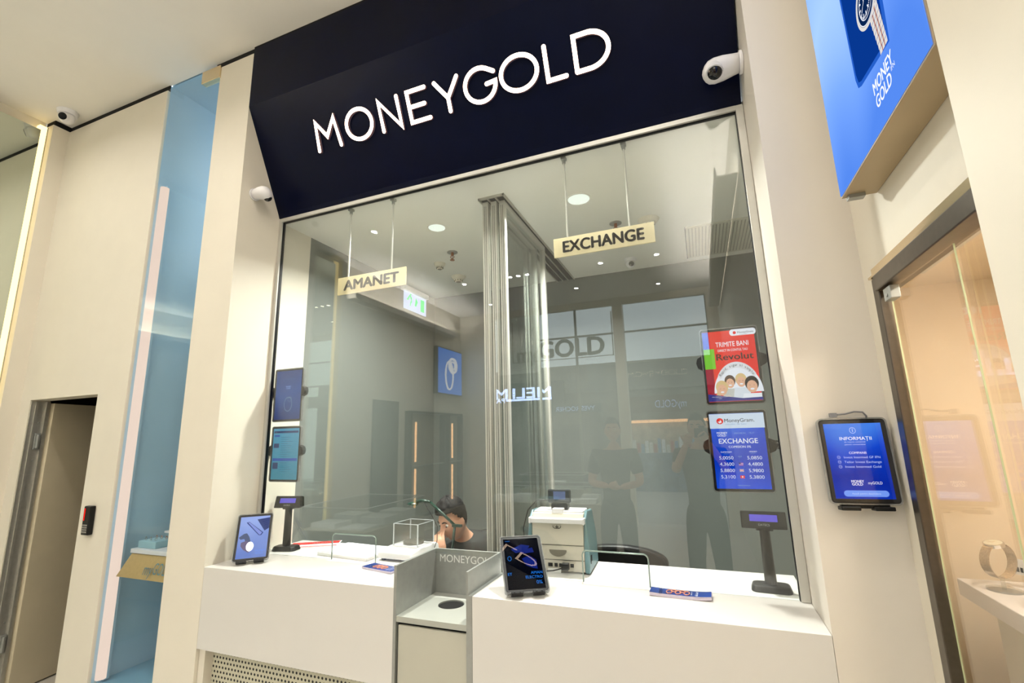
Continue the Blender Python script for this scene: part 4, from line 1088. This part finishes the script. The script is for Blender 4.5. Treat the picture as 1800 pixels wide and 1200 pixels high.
HM2 = Matrix.Translation(-base) @ HM; face_bits(t, HM2, hs, (-.001, -.0065))
cam_m = mat('dark_camo_cloth', (22, 26, 27), .85, noise=.0, nscale=14)
cr = [n for n in cam_m.node_tree.nodes if n.type == 'VALTORGB'][0].color_ramp
cr.elements[0].position = .47; cr.elements[0].color = lin((6, 7, 8))+(1,); cr.elements[1].position = .53; cr.elements[1].color = lin((24, 30, 30))+(1,)
bm = BM(); add_me(bm, skin_geo(tor[:4]+[S_(-1.575, 1.035, 1.025)]+[S_(-1.72, 1.065, .95)]+tor[7:9]+[S_(-1.385, 1.09, .95)]+tor[11:13], [(0, 1), (1, 2), (2, 3), (3, 4), (3, 5), (5, 6), (6, 7), (3, 8), (8, 9), (9, 10)],
    [.145, .14, .16, .145, .095, .098, .072, .056, .098, .072, .056]))
o = wpart('shirt', bm, cam_m, t, smooth=True)
bm = BM(); add_me(bm, skin_geo([tor[0]]+tor[14:17]+tor[17:20], [(0, 1), (1, 2), (2, 3), (0, 4), (4, 5), (5, 6)], [.14, .092, .078, .058, .092, .078, .058]))
o = wpart('trousers', bm, mat('dark_trousers', (24, 25, 30), .85), t, smooth=True)
office_chair(-1.55, 1.30, 0, 1.0, 'black office chair carrying the seated clerk', .36)

# ---- people standing in the shop, seen mirrored in the window
def standing(name, x, y, h, rz, lab, pose, shirt_c, trouser_c, hairv=.014, seed=1):
    t = root(name, (x, y, 0), lab, 'person', rot=(0, 0, rz)); k = h/1.80
    def P(a, b, c): return Vector((a*k, b*k, c*k))
    pts = [P(0, 0, .95), P(0, 0, 1.08), P(0, .0, 1.25), P(0, -.01, 1.40), P(0, .0, 1.50), P(0, .01, 1.57)]
    rad = [.118, .122, .145, .12, .055, .052]; ed = [(0, 1), (1, 2), (2, 3), (3, 4), (4, 5)]
    arms = {}
    for s in (-1, 1):
        i = len(pts); sh = P(s*.185, -.01, 1.43); el, wr = pose[s]
        pts += [sh, P(*el), P(*wr)]; rad += [.062, .046, .03]; ed += [(3, i), (i, i+1), (i+1, i+2)]; arms[s] = (P(*el), P(*wr))
    for s in (-1, 1):
        i = len(pts); pts += [P(s*.088, 0, .83), P(s*.11, .01, .50), P(s*.12, -.01, .09), P(s*.135, .12, .04)]; rad += [.072, .058, .042, .036]; ed += [(0, i), (i, i+1), (i+1, i+2), (i+2, i+3)]
    rad = [r*k for r in rad]
    bm = BM(); add_me(bm, skin_geo(pts, ed, rad)); HMx = Matrix.Translation(P(0, .02, 1.675)) @ Matrix.Scale(k, 4); head_geo(bm, HMx)
    for s in (-1, 1):
        e_, w_ = arms[s]; dr = (w_-e_).normalized(); hand_geo(bm, w_, dr, pose['n'], .5, s=k, thumb=s)
    o = ob('body', bm, SKIN, t); fuse(o, .009, 2)
    bm = BM(); hair_geo(bm, HMx, hairv, seed=seed); o = ob('hair', bm, HAIR, t); sl = o.modifiers.new('s', 'SOLIDIFY'); sl.thickness = .01; sl.offset = -1
    face_bits(t, HMx, k)
    bm = BM(); add_me(bm, skin_geo([pts[0]+P(0, 0, -.11)]+pts[1:4]+[P(0, 0, 1.475)]+[pts[6], pts[6].lerp(pts[7], .75), pts[9], pts[9].lerp(pts[10], .75)], [(0, 1), (1, 2), (2, 3), (3, 4), (3, 5), (5, 6), (3, 7), (7, 8)], [q*k for q in (.152, .145, .162, .145, .072, .085, .068, .085, .068)]))
    ob('shirt', bm, shirt_c, t, smooth=True)
    bm = BM(); L0 = 12; add_me(bm, skin_geo([pts[0]+P(0, 0, .0)]+[pts[L0], pts[L0+1], pts[L0+2], pts[L0+4], pts[L0+5], pts[L0+6], pts[0]+P(0, 0, .12)], [(0, 1), (1, 2), (2, 3), (0, 4), (4, 5), (5, 6), (0, 7)], [q*k for q in (.155, .106, .078, .066, .106, .078, .066, .14)]))
    ob('trousers', bm, trouser_c, t, smooth=True)
    for s in (0, 1):
        bm = BM(); f = pts[L0+3+4*s]; a = pts[L0+2+4*s]
        ball(bm, (f.x, f.y-.05*k, .045*k), (.05*k, .135*k, .045*k), n=10); ob('shoe', bm, BLACK, t, smooth=True)
    return t
DT = mat('black_cotton', (18, 19, 22), .9); DJ = mat('dark_grey_trousers', (44, 46, 52), .9); DB = mat('charcoal_jacket', (20, 21, 25), .9)
standing('person', -.90, -2.55, 1.86, math.radians(-4), 'standing person in black T-shirt with hands together, mirrored in the window glass',
         {-1: ((-.25, .02, 1.15), (-.06, .24, 1.14)), 1: ((.25, .02, 1.15), (.07, .25, 1.13)), 'n': (0, -.4, 1)}, DT, DJ, seed=5)
standing('person', -.04, -2.30, 1.86, math.radians(10), 'dark silhouetted person raising a camera, mirrored in the window glass',
         {-1: ((-.22, .06, 1.28), (-.075, .19, 1.535)), 1: ((.26, -.02, 1.22), (.11, .175, 1.55)), 'n': (0, 1, -.2)}, DB, mat('black_trousers', (16, 16, 18), .9), seed=8)

t = root('photo_camera', (.0, -2.10, 1.69), 'black photo camera held up to the face of the dark silhouetted person', 'camera', rot=(0, 0, math.radians(14)))
bm = BM(); box(bm, -.066, .066, -.03, .025, -.045, .04); box(bm, -.022, .022, -.03, .025, .04, .062); ob('camera_body', bm, BLACK, t, bevel=.006)
bm = BM(); cyl(bm, (0, .025, 0), (0, .07, 0), .034, .036, n=28); ob('lens', bm, BLACK, t, bevel=.002)
# ================================================================== DOME CAMERAS ON THE JAMBS
def jamb_cam(loc, rz, s, lab, arm):
    """mounting face at x=0, sticking out along -X; looks down and out"""
    t = root('security_camera', loc, lab, 'security camera', rot=rz)
    bm = BM(); cyl(bm, (0, 0, 0), (-.014*s, 0, 0), .052*s, n=32); ob('mounting_plate', bm, WHITEP, t, bevel=.003)
    bm = BM(); N = 28; prof_ = [(.0, .047), (.03, .052), (.07, .060), (.11, .062), (.135, .055), (.15, .040), (.16, .02), (.164, .001)]
    rings = []
    for a_, r_ in prof_:
        k = a_/.168; ring = []
        for i in range(N):
            an = 2*PI*i/N; y = r_*math.cos(an)*s*1.0; z = r_*math.sin(an)*s*.86
            ring.append(bm.verts.new((-(.012+a_)*s, y, z-.012*k*s)))
        rings.append(ring)
    for A, B in zip(rings, rings[1:]):
        for i in range(N): bm.faces.new((A[i], A[(i+1) % N], B[(i+1) % N], B[i])).smooth = True
    bm.faces.new(rings[0]); bm.faces.new(rings[-1]); ob('shell', bm, WHITEP, t, smooth=True)
    bm = BM(); ball(bm, (-.122*s, -.030*s, -.036*s), .034*s, n=12); cyl(bm, (-.12*s, -.022*s, -.015*s), (-.124*s, -.034*s, -.043*s), .042*s, .038*s, n=28, mi=1); ob('lens_dome', bm, [mat('black_lens', (8, 9, 14), .08, noise=0), mat('lens_collar', (215, 214, 216), .4)], t, smooth=False)
    return t
jamb_cam((.339, .172, 3.385), (0, 0, 0), 1.0, 'large white dome camera on the right jamb beside the glowing sign', True)
t = jamb_cam((-2.679, .10, 3.352), (0, 0, PI), .80, 'white dome camera on the left jamb beside the glowing sign', False)

# ================================================================== VITRINE (right)
bm = BM(); struct_name = 'wall_vitrine'
VB = mat('vitrine_warm_back', (236, 218, 190), .6, noise=.02)
box(bm, 1.25, 1.3, -1.3, .55, 0, 2.4); box(bm, .601, 1.3, .50, .55, 0, 2.4); box(bm, .60, 1.3, -1.36, -1.3, 0, 2.4); box(bm, .601, 1.3, -1.3, .50, 2.3, 2.35); box(bm, .601, 1.3, -1.3, .50, 0, .3)
for v in bm.verts:
    if v.co.y > -.03: v.co.y += .0
struct('wall_vitrine', bm, VB)
w = sroot('window_3', (.6, -.6, 1.0))
bm = BM(); box(bm, .575, .606, -.20, -.152, .05, 2.182); box(bm, .565, .63, -.945, -.20, 2.13, 2.182)
wpart('window_frame', bm, BRONZE, w, bevel=.003)
bm = BM(); box(bm, .568, .60, -.945, -.150, 2.183, 2.190); box(bm, .580, .60, -.945, -.150, 2.19, 2.218); wpart('polished_edge', bm, BRONZEL, w)
bm = BM(); box(bm, .600, .603, -.625, -.215, .06, 2.125); wpart('glass_pane', bm, glass('vitrine_glass', (.98, .975, .96), .065), w)
bm = BM(); box(bm, .612, .620, -1.3, -.60, .06, 2.125); wpart('glass_pane', bm, glass('vitrine_glass', (.98, .975, .96), .065), w)
bm = BM(); box(bm, .5998, .6033, -.2155, -.2145, .06, 2.125); box(bm, .5998, .6033, -.6265, -.6250, .06, 2.125); wpart('glass_edge', bm, mat('green_glass_edge', (190, 200, 160), .2), w)
bm = BM(); box(bm, .575, .60, -.29, -.235, 2.085, 2.125); cyl(bm, (.575, -.262, 2.10), (.572, -.262, 2.10), .006); wpart('hinge', bm, STEEL, w, bevel=.002)
t = root('vitrine_shelf', (.95, -.4, .9), 'white display shelf inside the glass vitrine on the right', 'shelf')
bm = BM(); box(bm, .80, 1.24, -1.25, .28, 1.106, 1.162); wpart('shelf_board', bm, WHITEP, t, bevel=.003)
bm = BM(); box(bm, .86, 1.24, -1.25, .20, .3, 1.105); wpart('pedestal', bm, WGREY, t)
def watch(loc, rz, lab, s=1.0, dialc=(214, 206, 180)):
    t = root('wrist_watch', loc, lab, 'watch', rot=(0, 0, rz))
    bm = BM(); cyl(bm, (0, 0, 0), (0, 0, .006), .030*s, n=24); tube(bm, [(0, 0, .004), (0, 0, .03*s)], .006, 8)
    ob('clear_stand', bm, CLEAR, t)
    bm = BM(); c = Vector((0, 0, .062*s)); n = 30; prevs = None
    for i in range(n):
        a = math.radians(118+ (i/(n-1))*304); r = .036*s
        p = c+Vector((0, 0, 0))+Vector((r*1.15*math.cos(a), 0, r*math.sin(a)))
        nn = Vector((1.15*math.cos(a), 0, math.sin(a))).normalized()
        q = [p+Vector((0, -.009*s, 0))+nn*.0015, p+Vector((0, .009*s, 0))+nn*.0015, p+Vector((0, .009*s, 0))-nn*.0015, p+Vector((0, -.009*s, 0))-nn*.0015]
        V = [bm.verts.new(v) for v in q]
        if prevs:
            for k in range(4): bm.faces.new((prevs[k], prevs[(k+1) % 4], V[(k+1) % 4], V[k]))
        prevs = V
    ob('bracelet', bm, mat('two_tone_bracelet', (200, 184, 160), .25, .9, noise=.25, nscale=250), t)
    T_ = Matrix.Translation(c+Vector((-.004*s, 0, .034*s))) @ Matrix.Rotation(math.radians(-12), 4, 'Y')
    bm = BM(); cyl(bm, (0, 0, -.004*s), (0, 0, .004*s), .0185*s, n=32); bmesh.ops.transform(bm, matrix=T_, verts=bm.verts); cs = ob('case', bm, mat('watch_steel', (220, 214, 205), .15, 1), t, bevel=.001)
    bm = BM(); cyl(bm, (0, 0, .004*s), (0, 0, .0046*s), .0155*s, n=32); bmesh.ops.transform(bm, matrix=T_, verts=bm.verts); dl = ob('dial', bm, mat('watch_dial', dialc, .4), cs)
    bm = BM(); box(bm, -.0006, .0006, 0, .010*s, .0047*s, .005*s); box(bm, 0, .008*s, -.0006, .0006, .0047*s, .005*s); bmesh.ops.transform(bm, matrix=T_, verts=bm.verts); ob('hands', bm, BRASS, cs)
    bm = BM(); box(bm, .045*s, .047*s, -.030*s, .012*s, .030*s, .062*s)
    for v in bm.verts: v.co.y -= (v.co.z-.03*s)*.5; v.co.x += (v.co.z-.03*s)*.1
    tg_ = ob('price_tag', bm, PAPER, t)
    bm = BM()
    for k in range(4): box(bm, .0435*s, .0445*s, -.028*s+k*.007*s, -.024*s+k*.007*s, .036*s, .046*s)
    ob('tag_print', bm, BLACK, tg_)
watch((.875, .15, 1.162), math.radians(35), 'steel watch with cream dial and white price tag on the vitrine shelf', 1.5)
watch((.90, -.045, 1.162), math.radians(30), 'second watch on the vitrine shelf, at the right edge of the picture', 1.3, (60, 40, 30))
L = bpy.data.lights.new('vitrine_lamp', 'AREA'); L.shape = 'RECTANGLE'; L.size = .5; L.size_y = .06; L.energy = 15; L.color = (1, .92, .80)
t = root('vitrine_light', (.95, -.6, 2.295), 'slim warm light under the top of the vitrine', 'light')
bm = BM(); box(bm, -.03, .03, -.3, .3, -.004, .004); ob('housing', bm, emit('vitrine_warm', (255, 220, 160), 3), t)
lo = bpy.data.objects.new('lamp', L); COL.objects.link(lo); lo.parent = t; lo.location = (0, 0, -.01); lo.rotation_euler = (0, 0, PI/2)

# ================================================================== LIGHT BOX (right)
t = root('advert_light_box', (.55, -.6, 2.44), 'blue backlit advert box with a watch picture high on the right wall', 'light box')
bm = BM(); box(bm, .502, .599, -.944, -.262, 2.44, 3.75); wpart('housing', bm, mat('box_bronze', (176, 158, 128), .4, .5), t, bevel=.002)
bm = BM(); box(bm, .515, .56, -.29, -.262, 2.428, 2.44); wpart('bracket', bm, STEEL, t)
LBM = egrad('lightbox_blue', [(0, (80, 130, 226)), (.3, (118, 163, 244)), (.6, (160, 196, 253)), (1, (130, 172, 250))], 1.15)
bm = BM(); box(bm, .4985, .5018, -.938, -.268, 2.446, 3.744); pc = wpart('backlit_picture', bm, LBM, t)
# graphics drawn facing -X : local u runs along -Y (left to right for a viewer looking +X)
bm = BM(); ms = [emit('lb_white', (240, 244, 255), 1.1), emit('lb_deep', (8, 58, 150), .9), emit('lb_edge', (40, 100, 210), .9), emit('lb_silver', (225, 220, 215), 1.0), emit('lb_rose', (200, 140, 110), .9), emit('lb_dial', (10, 40, 90), .8)]
LX = [.498]
def lbp(pts, mi):
    LX[0] -= .00005; f = bm.faces.new([bm.verts.new((LX[0], -.265-u, z)) for u, z in pts]); f.material_index = mi
lbp([(.280, 3.6), (.292, 2.66), (.302, 2.628), (.325, 2.618), (.52, 2.59), (.60, 3.6)], 2)
lbp([(.292, 3.6), (.302, 2.67), (.310, 2.640), (.330, 2.630), (.505, 2.605), (.58, 3.6)], 1)
def lring(cx, cz, r0, r1, mi, n=48):
    LX[0] -= .00005
    A = [bm.verts.new((LX[0], -.265-cx-r0*math.cos(2*PI*k/n), cz+r0*math.sin(2*PI*k/n))) for k in range(n)]
    if r1 == 0: bm.faces.new(A).material_index = mi; return
    B = [bm.verts.new((LX[0], -.265-cx-r1*math.cos(2*PI*k/n), cz+r1*math.sin(2*PI*k/n))) for k in range(n)]
    for k in range(n): bm.faces.new((A[k], A[(k+1) % n], B[(k+1) % n], B[k])).material_index = mi
wc = (.447, 2.775)
for r in range(9):
    z1 = 2.745-r*.017
    for c, (a, b, m_) in enumerate(((-.052, -.022, 3), (-.021, -.012, 4), (-.011, .011, 3), (.012, .021, 4), (.022, .052, 3))):
        dz = -.12*0; k = .9-.02*r
        a, b = a*.62, b*.62; lbp([(.470+a*k+r*.003, z1-.015), (.470+b*k+r*.003, z1-.015), (.470+b*k+r*.003, z1), (.470+a*k+r*.003, z1)], m_)
lring(wc[0], wc[1], .068, 0, 3); lring(wc[0], wc[1], .059, 0, 5); lring(wc[0], wc[1], .058, .0555, 0); lring(wc[0], wc[1], .044, .042, 0)
for k in range(60):
    a = 2*PI*k/60; r0, r1 = (.041, .035 if k % 5 else .028); w_ = .0008 if k % 5 else .002
    dx, dz = math.cos(a), math.sin(a)
    lbp([(wc[0]+r0*dx-w_*dz, wc[1]+r0*dz+w_*dx), (wc[0]+r0*dx+w_*dz, wc[1]+r0*dz-w_*dx), (wc[0]+r1*dx+w_*dz, wc[1]+r1*dz-w_*dx), (wc[0]+r1*dx-w_*dz, wc[1]+r1*dz+w_*dx)], 0)
lbp([(wc[0]-.002, wc[1]), (wc[0]+.002, wc[1]), (wc[0]+.002, wc[1]+.03), (wc[0]-.002, wc[1]+.03)], 0); lbp([(wc[0], wc[1]-.002), (wc[0]-.022, wc[1]-.013), (wc[0]-.020, wc[1]-.017), (wc[0], wc[1]+.002)], 0)
LX[0] -= .0004
for s_, u, z, h, w_, b in (('MONEY', .468, 2.545, .032, .125, .045), ('GOLD', .458, 2.505, .032, .10, .045), ('IFN', .525, 2.520, .012, .022, 0)):
    V = add_text(bm, s_, u, z, h, 0, 0, bold=b, w=w_)
    for v in V: v.co = Vector((LX[0], -.265-v.co.x, v.co.z))
bmesh.ops.translate(bm, verts=bm.verts, vec=-Vector((.55, -.6, 2.44)))
me = bpy.data.meshes.new('picture_graphics')
for f in bm.faces: f.normal_update()
bm.to_mesh(me); bm.free()
for m in ms: me.materials.append(m)
o = bpy.data.objects.new('picture_graphics', me); COL.objects.link(o); setp(o, pc)

# ================================================================== SHOP BEHIND THE CAMERA (mirrored in the glass)
# downlights of the shop ceiling
SHL = emit('shop_lamp', (255, 244, 225), 30)
spots = [(-3.78, -4.65), (-2.88, -4.65), (-2.72, -4.65), (-2.56, -4.65), (-1.28, -4.65), (-.4, -4.65), (-3.84, -2.15), (-1.97, -5.79), (-3.0, -1.2), (-1.0, -1.15), (-3.9, -6.1), (-.5, -6.2), (-2.0, -1.2), (-4.3, -.9), (-.3, -1.0)]  # front row is added outside the mirror view, to light the facade
for i, (x, y) in enumerate(spots):
    downlight(x, y, H, .036, 'small round downlight of the shop ceiling, some mirrored in the glass, the front row added unmirrored', 'shop ceiling downlights', SHL, 9.5, ringmat=WHITEP)
# added out-of-view uplights on the two side walls, to brighten the ceiling
for nm, p, sz, rz, lab in (('cove_or_fill_light', (.40, -3.7, 3.86), 4.6, 0, 'added uplight ledge high on the right shop wall, brightening the ceiling'), ('cove_or_fill_light', (-4.90, -4.7, 3.90), 3.4, PI, 'added uplight ledge high on the left shop wall, brightening the ceiling'),):
    t = root(nm, p, lab, 'light', rot=(0, 0, rz))
    bm = BM(); prism(bm, [(-.09, .06), (-.08, -.03), (.09, -.03), (.09, -.02), (-.07, -.02), (-.08, .06)], 'y', -sz/2, sz/2); ob('ledge', bm, CEIL, t)
    L = bpy.data.lights.new('tube', 'AREA'); L.shape = 'RECTANGLE'; L.size = .06; L.size_y = sz-.1; L.energy = 92; L.color = (1, .98, .95)
    lo = bpy.data.objects.new('tube', L); COL.objects.link(lo); lo.parent = t; lo.location = (.0, 0, 0); lo.rotation_euler = (PI, 0, 0)
# far shopfront
w = sroot('window_4', (-2, -6.85, 0))
FR = mat('shopfront_frame', (150, 146, 136), .5)
bm = BM()
for z in (3.08, 3.70, 4.30): box(bm, -3.12, .5, -6.88, -6.82, z, z+.03)
for x in (-3.12, -2.30, .28): box(bm, x, x+.04, -6.88, -6.82, 0 if x > -2.5 else 0, H)
wpart('frame', bm, FR, w)
bm = BM(); box(bm, -4.15, .3, -6.855, -6.845, .05, 4.3); wpart('pane', bm, GLASS, w)
bm = BM(); box(bm, -1.48, -1.28, -6.95, -6.75, 0, H); struct('wall_front_post', bm, CREAM)
bm = BM(); box(bm, -5.0, -4.15, -6.90, -6.8, 0, H); box(bm, .3, .5, -6.90, -6.8, 0, H); box(bm, -4.15, .3, -6.90, -6.8, 4.3, H); struct('wall_front', bm, CREAM)
t = root('shopfront_lettering', (-2.65, -6.80, 3.3), 'large grey shop name letters over the shop entrance, mirrored in the glass', 'sign')
bm = BM()
V = add_text(bm, 'my', -3.40, 3.45, .30, 0, bold=.05, w=.46, depth=.02); V = add_text(bm, 'GOLD', -2.43, 3.51, .36, 0, bold=.07, w=1.42, depth=.02)
for v in bm.verts: v.co = Vector((v.co.x, -6.93+v.co.y, v.co.z))
wpart('letters', bm, mat('shopfront_letter_grey', (172, 162, 138), .5), t)
bm = BM(); box(bm, -3.75, -1.52, -6.92, -6.90, 3.27, 3.285); box(bm, -1.54, -1.52, -6.92, -6.90, 3.27, 4.2); box(bm, -3.75, -3.73, -6.92, -6.90, 3.27, 4.2); wpart('border', bm, mat('shopfront_letter_grey', (172, 162, 138), .5), t)
bm = BM(); box(bm, -4.15, -3.2, -7.06, -7.0, 3.05, H); struct('trim_4', bm, mat('white_shopfront_panel', (244, 244, 240), .6))
# mall across
bm = BM(); box(bm, -12, 5, -12.9, -12.7, 0, 3.95); struct('wall_mall', bm, mat('mall_shop_fronts', (120, 114, 104), .7, noise=.5, nscale=1.5))
bm = BM(); box(bm, -12, 6, -12.7, -12.56, 3.05, 3.5); struct('trim_3', bm, mat('mall_bulkhead', (120, 116, 108), .7))
def mall_sign(name, x0, x1, z0, z1, boardc, lab, draw, gl=15):
    t = root(name, ((x0+x1)/2, -12.3, z0), lab, 'sign')
    bm = BM(); box(bm, x0, x1, -12.5, -12.35, z0, z1); wpart('board', bm, mat(name+'_board', boardc, .5), t)
    bm = BM(); draw(bm)
    # letters are read from +Y : mirror x about the sign's centre
    c = (x0+x1)/2
    for v in bm.verts: v.co = Vector((2*c-v.co.x, -12.34, v.co.z))
    wpart('lit_letters', bm, emit(name+'_glow', (176, 196, 255), gl), t)
def dm(bm):
    x = -8.35+.0
    c = (-8.3-4.1)/2
    add_text(bm, 'MELI', c-.98, 3.12, .34, 0, bold=.04, w=1.35); add_text(bm, 'MELO', c+.75, 3.12, .34, 0, bold=.04, w=1.7)
    for a, b in ((-1.68, -.05), (.75, 1.68)): poly(bm, [(c+a, 2.86), (c+b, 2.86), (c+b, 2.93), (c+a, 2.93)], 0)
    add_text(bm, 'PARIS', c+.34, 2.90, .15, 0, bold=.03, w=.68)
mall_sign('mall_shop_sign', -8.3, -4.1, 2.68, 3.47, (26, 26, 30), 'dark shop sign with glowing letters across the mall, mirrored in the glass', dm)
def dy(bm):
    c = (-4.6-2.9)/2; add_text(bm, 'YVES ROCHER', c, 2.52, .14, 0, bold=.01, w=1.3)
mall_sign('beauty_shop_sign', -4.6, -2.9, 2.38, 2.66, (70, 82, 74), 'green shop sign with small pale letters across the mall, mirrored in the glass', dy, 2.5)
def dg(bm): add_text(bm, 'myGOLD', -1.0, 2.55, .22, 0, bold=0, w=.9)
mall_sign('gold_shop_sign', -2.2, .4, 2.3, 2.8, (96, 70, 50), 'brown shop sign with a pale name across the mall, mirrored in the glass', dg, 2.0)
# lit shelf unit across the mall
t = root('product_shelf', (-1.0, -12.3, 0), 'warm lit shelf unit of small products across the mall, mirrored in the glass', 'shelf')
bm = BM(); box(bm, -2.1, .2, -12.69, -12.2, 0, 1.1); wpart('cabinet', bm, mat('shelf_blue_grey', (84, 104, 128), .5, noise=.4), t)
bm = BM(); box(bm, -2.1, .2, -12.69, -12.6, 1.1, 2.1); wpart('back_panel', bm, mat('shelf_back', (196, 170, 140), .6, noise=.3), t)
bm = BM(); box(bm, -2.1, .2, -12.58, -12.5, 2.0, 2.08); wpart('shelf_light', bm, emit('shelf_glow', (255, 190, 130), 6), t)
for i in range(18):
    x = -2.0+i*.122; h_ = random.uniform(.15, .5)
    o = tag(ob('product_box', (lambda b: (box(b, x, x+.09, -12.45, -12.36, 1.102, 1.1+h_), b)[1])(BM()), mat('product_%d' % (i % 4), [(230, 225, 215), (190, 90, 80), (110, 150, 190), (240, 240, 240)][i % 4], .5)), 'small product box on the lit shelf across the mall, mirrored in the glass', 'product box', 'products on the lit mall shelf')
# left wall of the shop: poster box, doorway, wall vitrines
t = root('advert_light_box', (-5.0, -6.16, 3.08), 'blue backlit poster with a ring on the shop left wall, mirrored in the glass', 'light box')
bm = BM(); box(bm, -4.999, -4.90, -6.69, -5.63, 2.59, 3.57); wpart('housing', bm, BRONZE, t)
bm = BM(); box(bm, -4.901, -4.895, -6.67, -5.65, 2.61, 3.55); q = wpart('backlit_picture', bm, emit('poster_blue', (70, 130, 225), 3.2), t)
bm = BM()
for (cy, cz, ry_, rz_, tr) in ((-6.10, 3.0, .16, .30, .02), (-6.25, 3.22, .16, .15, .03), (-6.25, 3.22, .09, .085, .02)):
    tube(bm, [(-4.89, cy+ry_*math.cos(a), cz+rz_*math.sin(a)) for a in [2*PI*k/28 for k in range(28)]], tr, 6, closed=True)
wpart('picture_ring', bm, emit('poster_ring', (235, 235, 240), 3.5), q)
t = root('back_room_opening', (-4.99, -4.0, 0), 'dark doorway in the shop left wall, mirrored in the glass', 'doorway')
bm = BM(); box(bm, -4.999, -4.97, -4.42, -3.72, 0, 2.35); wpart('doorway_panel', bm, mat('doorway_dark', (60, 54, 44), .6), t)  # slab filling the opening; the unlit room's darkness is put into its colour
for y0, lab in ((-5.9, 'lit wall vitrine beside the dark doorway, mirrored in the glass'), (-7.0+.35, 'lit wall vitrine under the blue poster, mirrored in the glass')):
    y1 = y0+ (1.25 if y0 > -6.2 else .6)
    t = root('wall_vitrine', (-4.9, (y0+y1)/2, 0), lab, 'vitrine')
    bm = BM(); box(bm, -4.999, -4.86, y0, y0+.04, .3, 2.2); box(bm, -4.999, -4.86, y1-.04, y1, .3, 2.2); box(bm, -4.999, -4.86, y0, y1, 2.16, 2.2); box(bm, -4.999, -4.86, y0, y1, .3, .34); wpart('frame', bm, BRONZE, t)
    bm = BM(); box(bm, -4.995, -4.98, y0+.04, y1-.04, .34, 2.16); wpart('back_panel', bm, mat('vit_back', (150, 138, 118), .6), t)
    bm = BM(); ym = y1-.30
    box(bm, -4.975, -4.955, ym-.03, ym, .45, 1.15); box(bm, -4.975, -4.955, ym-.03, ym, 1.28, 2.0); wpart('light_strip', bm, emit('vit_glow', (255, 196, 136), 7), t)
    bm = BM(); box(bm, -4.98, -4.87, y0+.04, y1-.04, 1.2, 1.215); wpart('shelf', bm, ALU, t)
# showcases with trays in the shop
def showcase(x0, x1, y0, y1, ztop, lab):
    t = root('jewellery_showcase', ((x0+x1)/2, (y0+y1)/2, 0), lab, 'showcase')
    bm = BM(); box(bm, x0, x1, y0, y1, .05, ztop-.25); wpart('cabinet', bm, mat('showcase_cabinet', (190, 182, 164), .5), t)
    bm = BM()
    for a in ((x0, x0+.008, y0, y1), (x1-.008, x1, y0, y1), (x0, x1, y0, y0+.008), (x0, x1, y1-.008, y1)): box(bm, *a, ztop-.25, ztop-.01)
    box(bm, x0, x1, y0, y1, ztop-.01, ztop); wpart('glass_case', bm, glass('showcase_glass', (.95, .97, .96), .045), t)
    bm = BM()
    for a in ((x0, x0+.01, y0, y1), (x1-.01, x1, y0, y1), (x0, x1, y0, y0+.01), (x0, x1, y1-.01, y1)): box(bm, *a, ztop-.004, ztop+.003)
    wpart('polished_edge', bm, mat('bright_edge', (245, 248, 246), .25), t)
    bm = BM(); rnd = random.Random(int(x0*10))
    n = max(2, int((x1-x0)*3)); m_ = max(2, int((y1-y0)*3))
    for i in range(n):
        for j in range(m_):
            xa = x0+.05+(x1-x0-.1)*i/n; ya = y0+.05+(y1-y0-.1)*j/m_; hh = rnd.uniform(.02, .12)
            box(bm, xa+.02, xa+(x1-x0)/n*.8, ya+.02, ya+(y1-y0)/m_*.75, ztop-.25, ztop-.25+hh, rnd.choice((0, 0, 0, 0, 0, 0, 1)))
    wpart('display_trays', bm, [PAPER, BLUEP], t)
    L = bpy.data.lights.new('case_led', 'AREA'); L.shape = 'RECTANGLE'; L.size = x1-x0-.04; L.size_y = .01; L.energy = 3.5; L.color = (1, .97, .92)
    lo = bpy.data.objects.new('case_led', L); COL.objects.link(lo); lo.parent = t; lo.location = (0, (y1-y0)/2-.02, ztop-.016)
showcase(-4.36, -3.45, -2.86, -1.66, .97, 'glass jewellery showcase near the left wall, mirrored in the glass')
showcase(-3.15, -1.4, -4.75, -4.20, .97, 'long glass jewellery showcase in mid shop, mirrored in the glass')
showcase(-3.2, -2.0, -6.3, -5.7, 1.0, 'glass jewellery showcase near the shop entrance, mirrored in the glass')
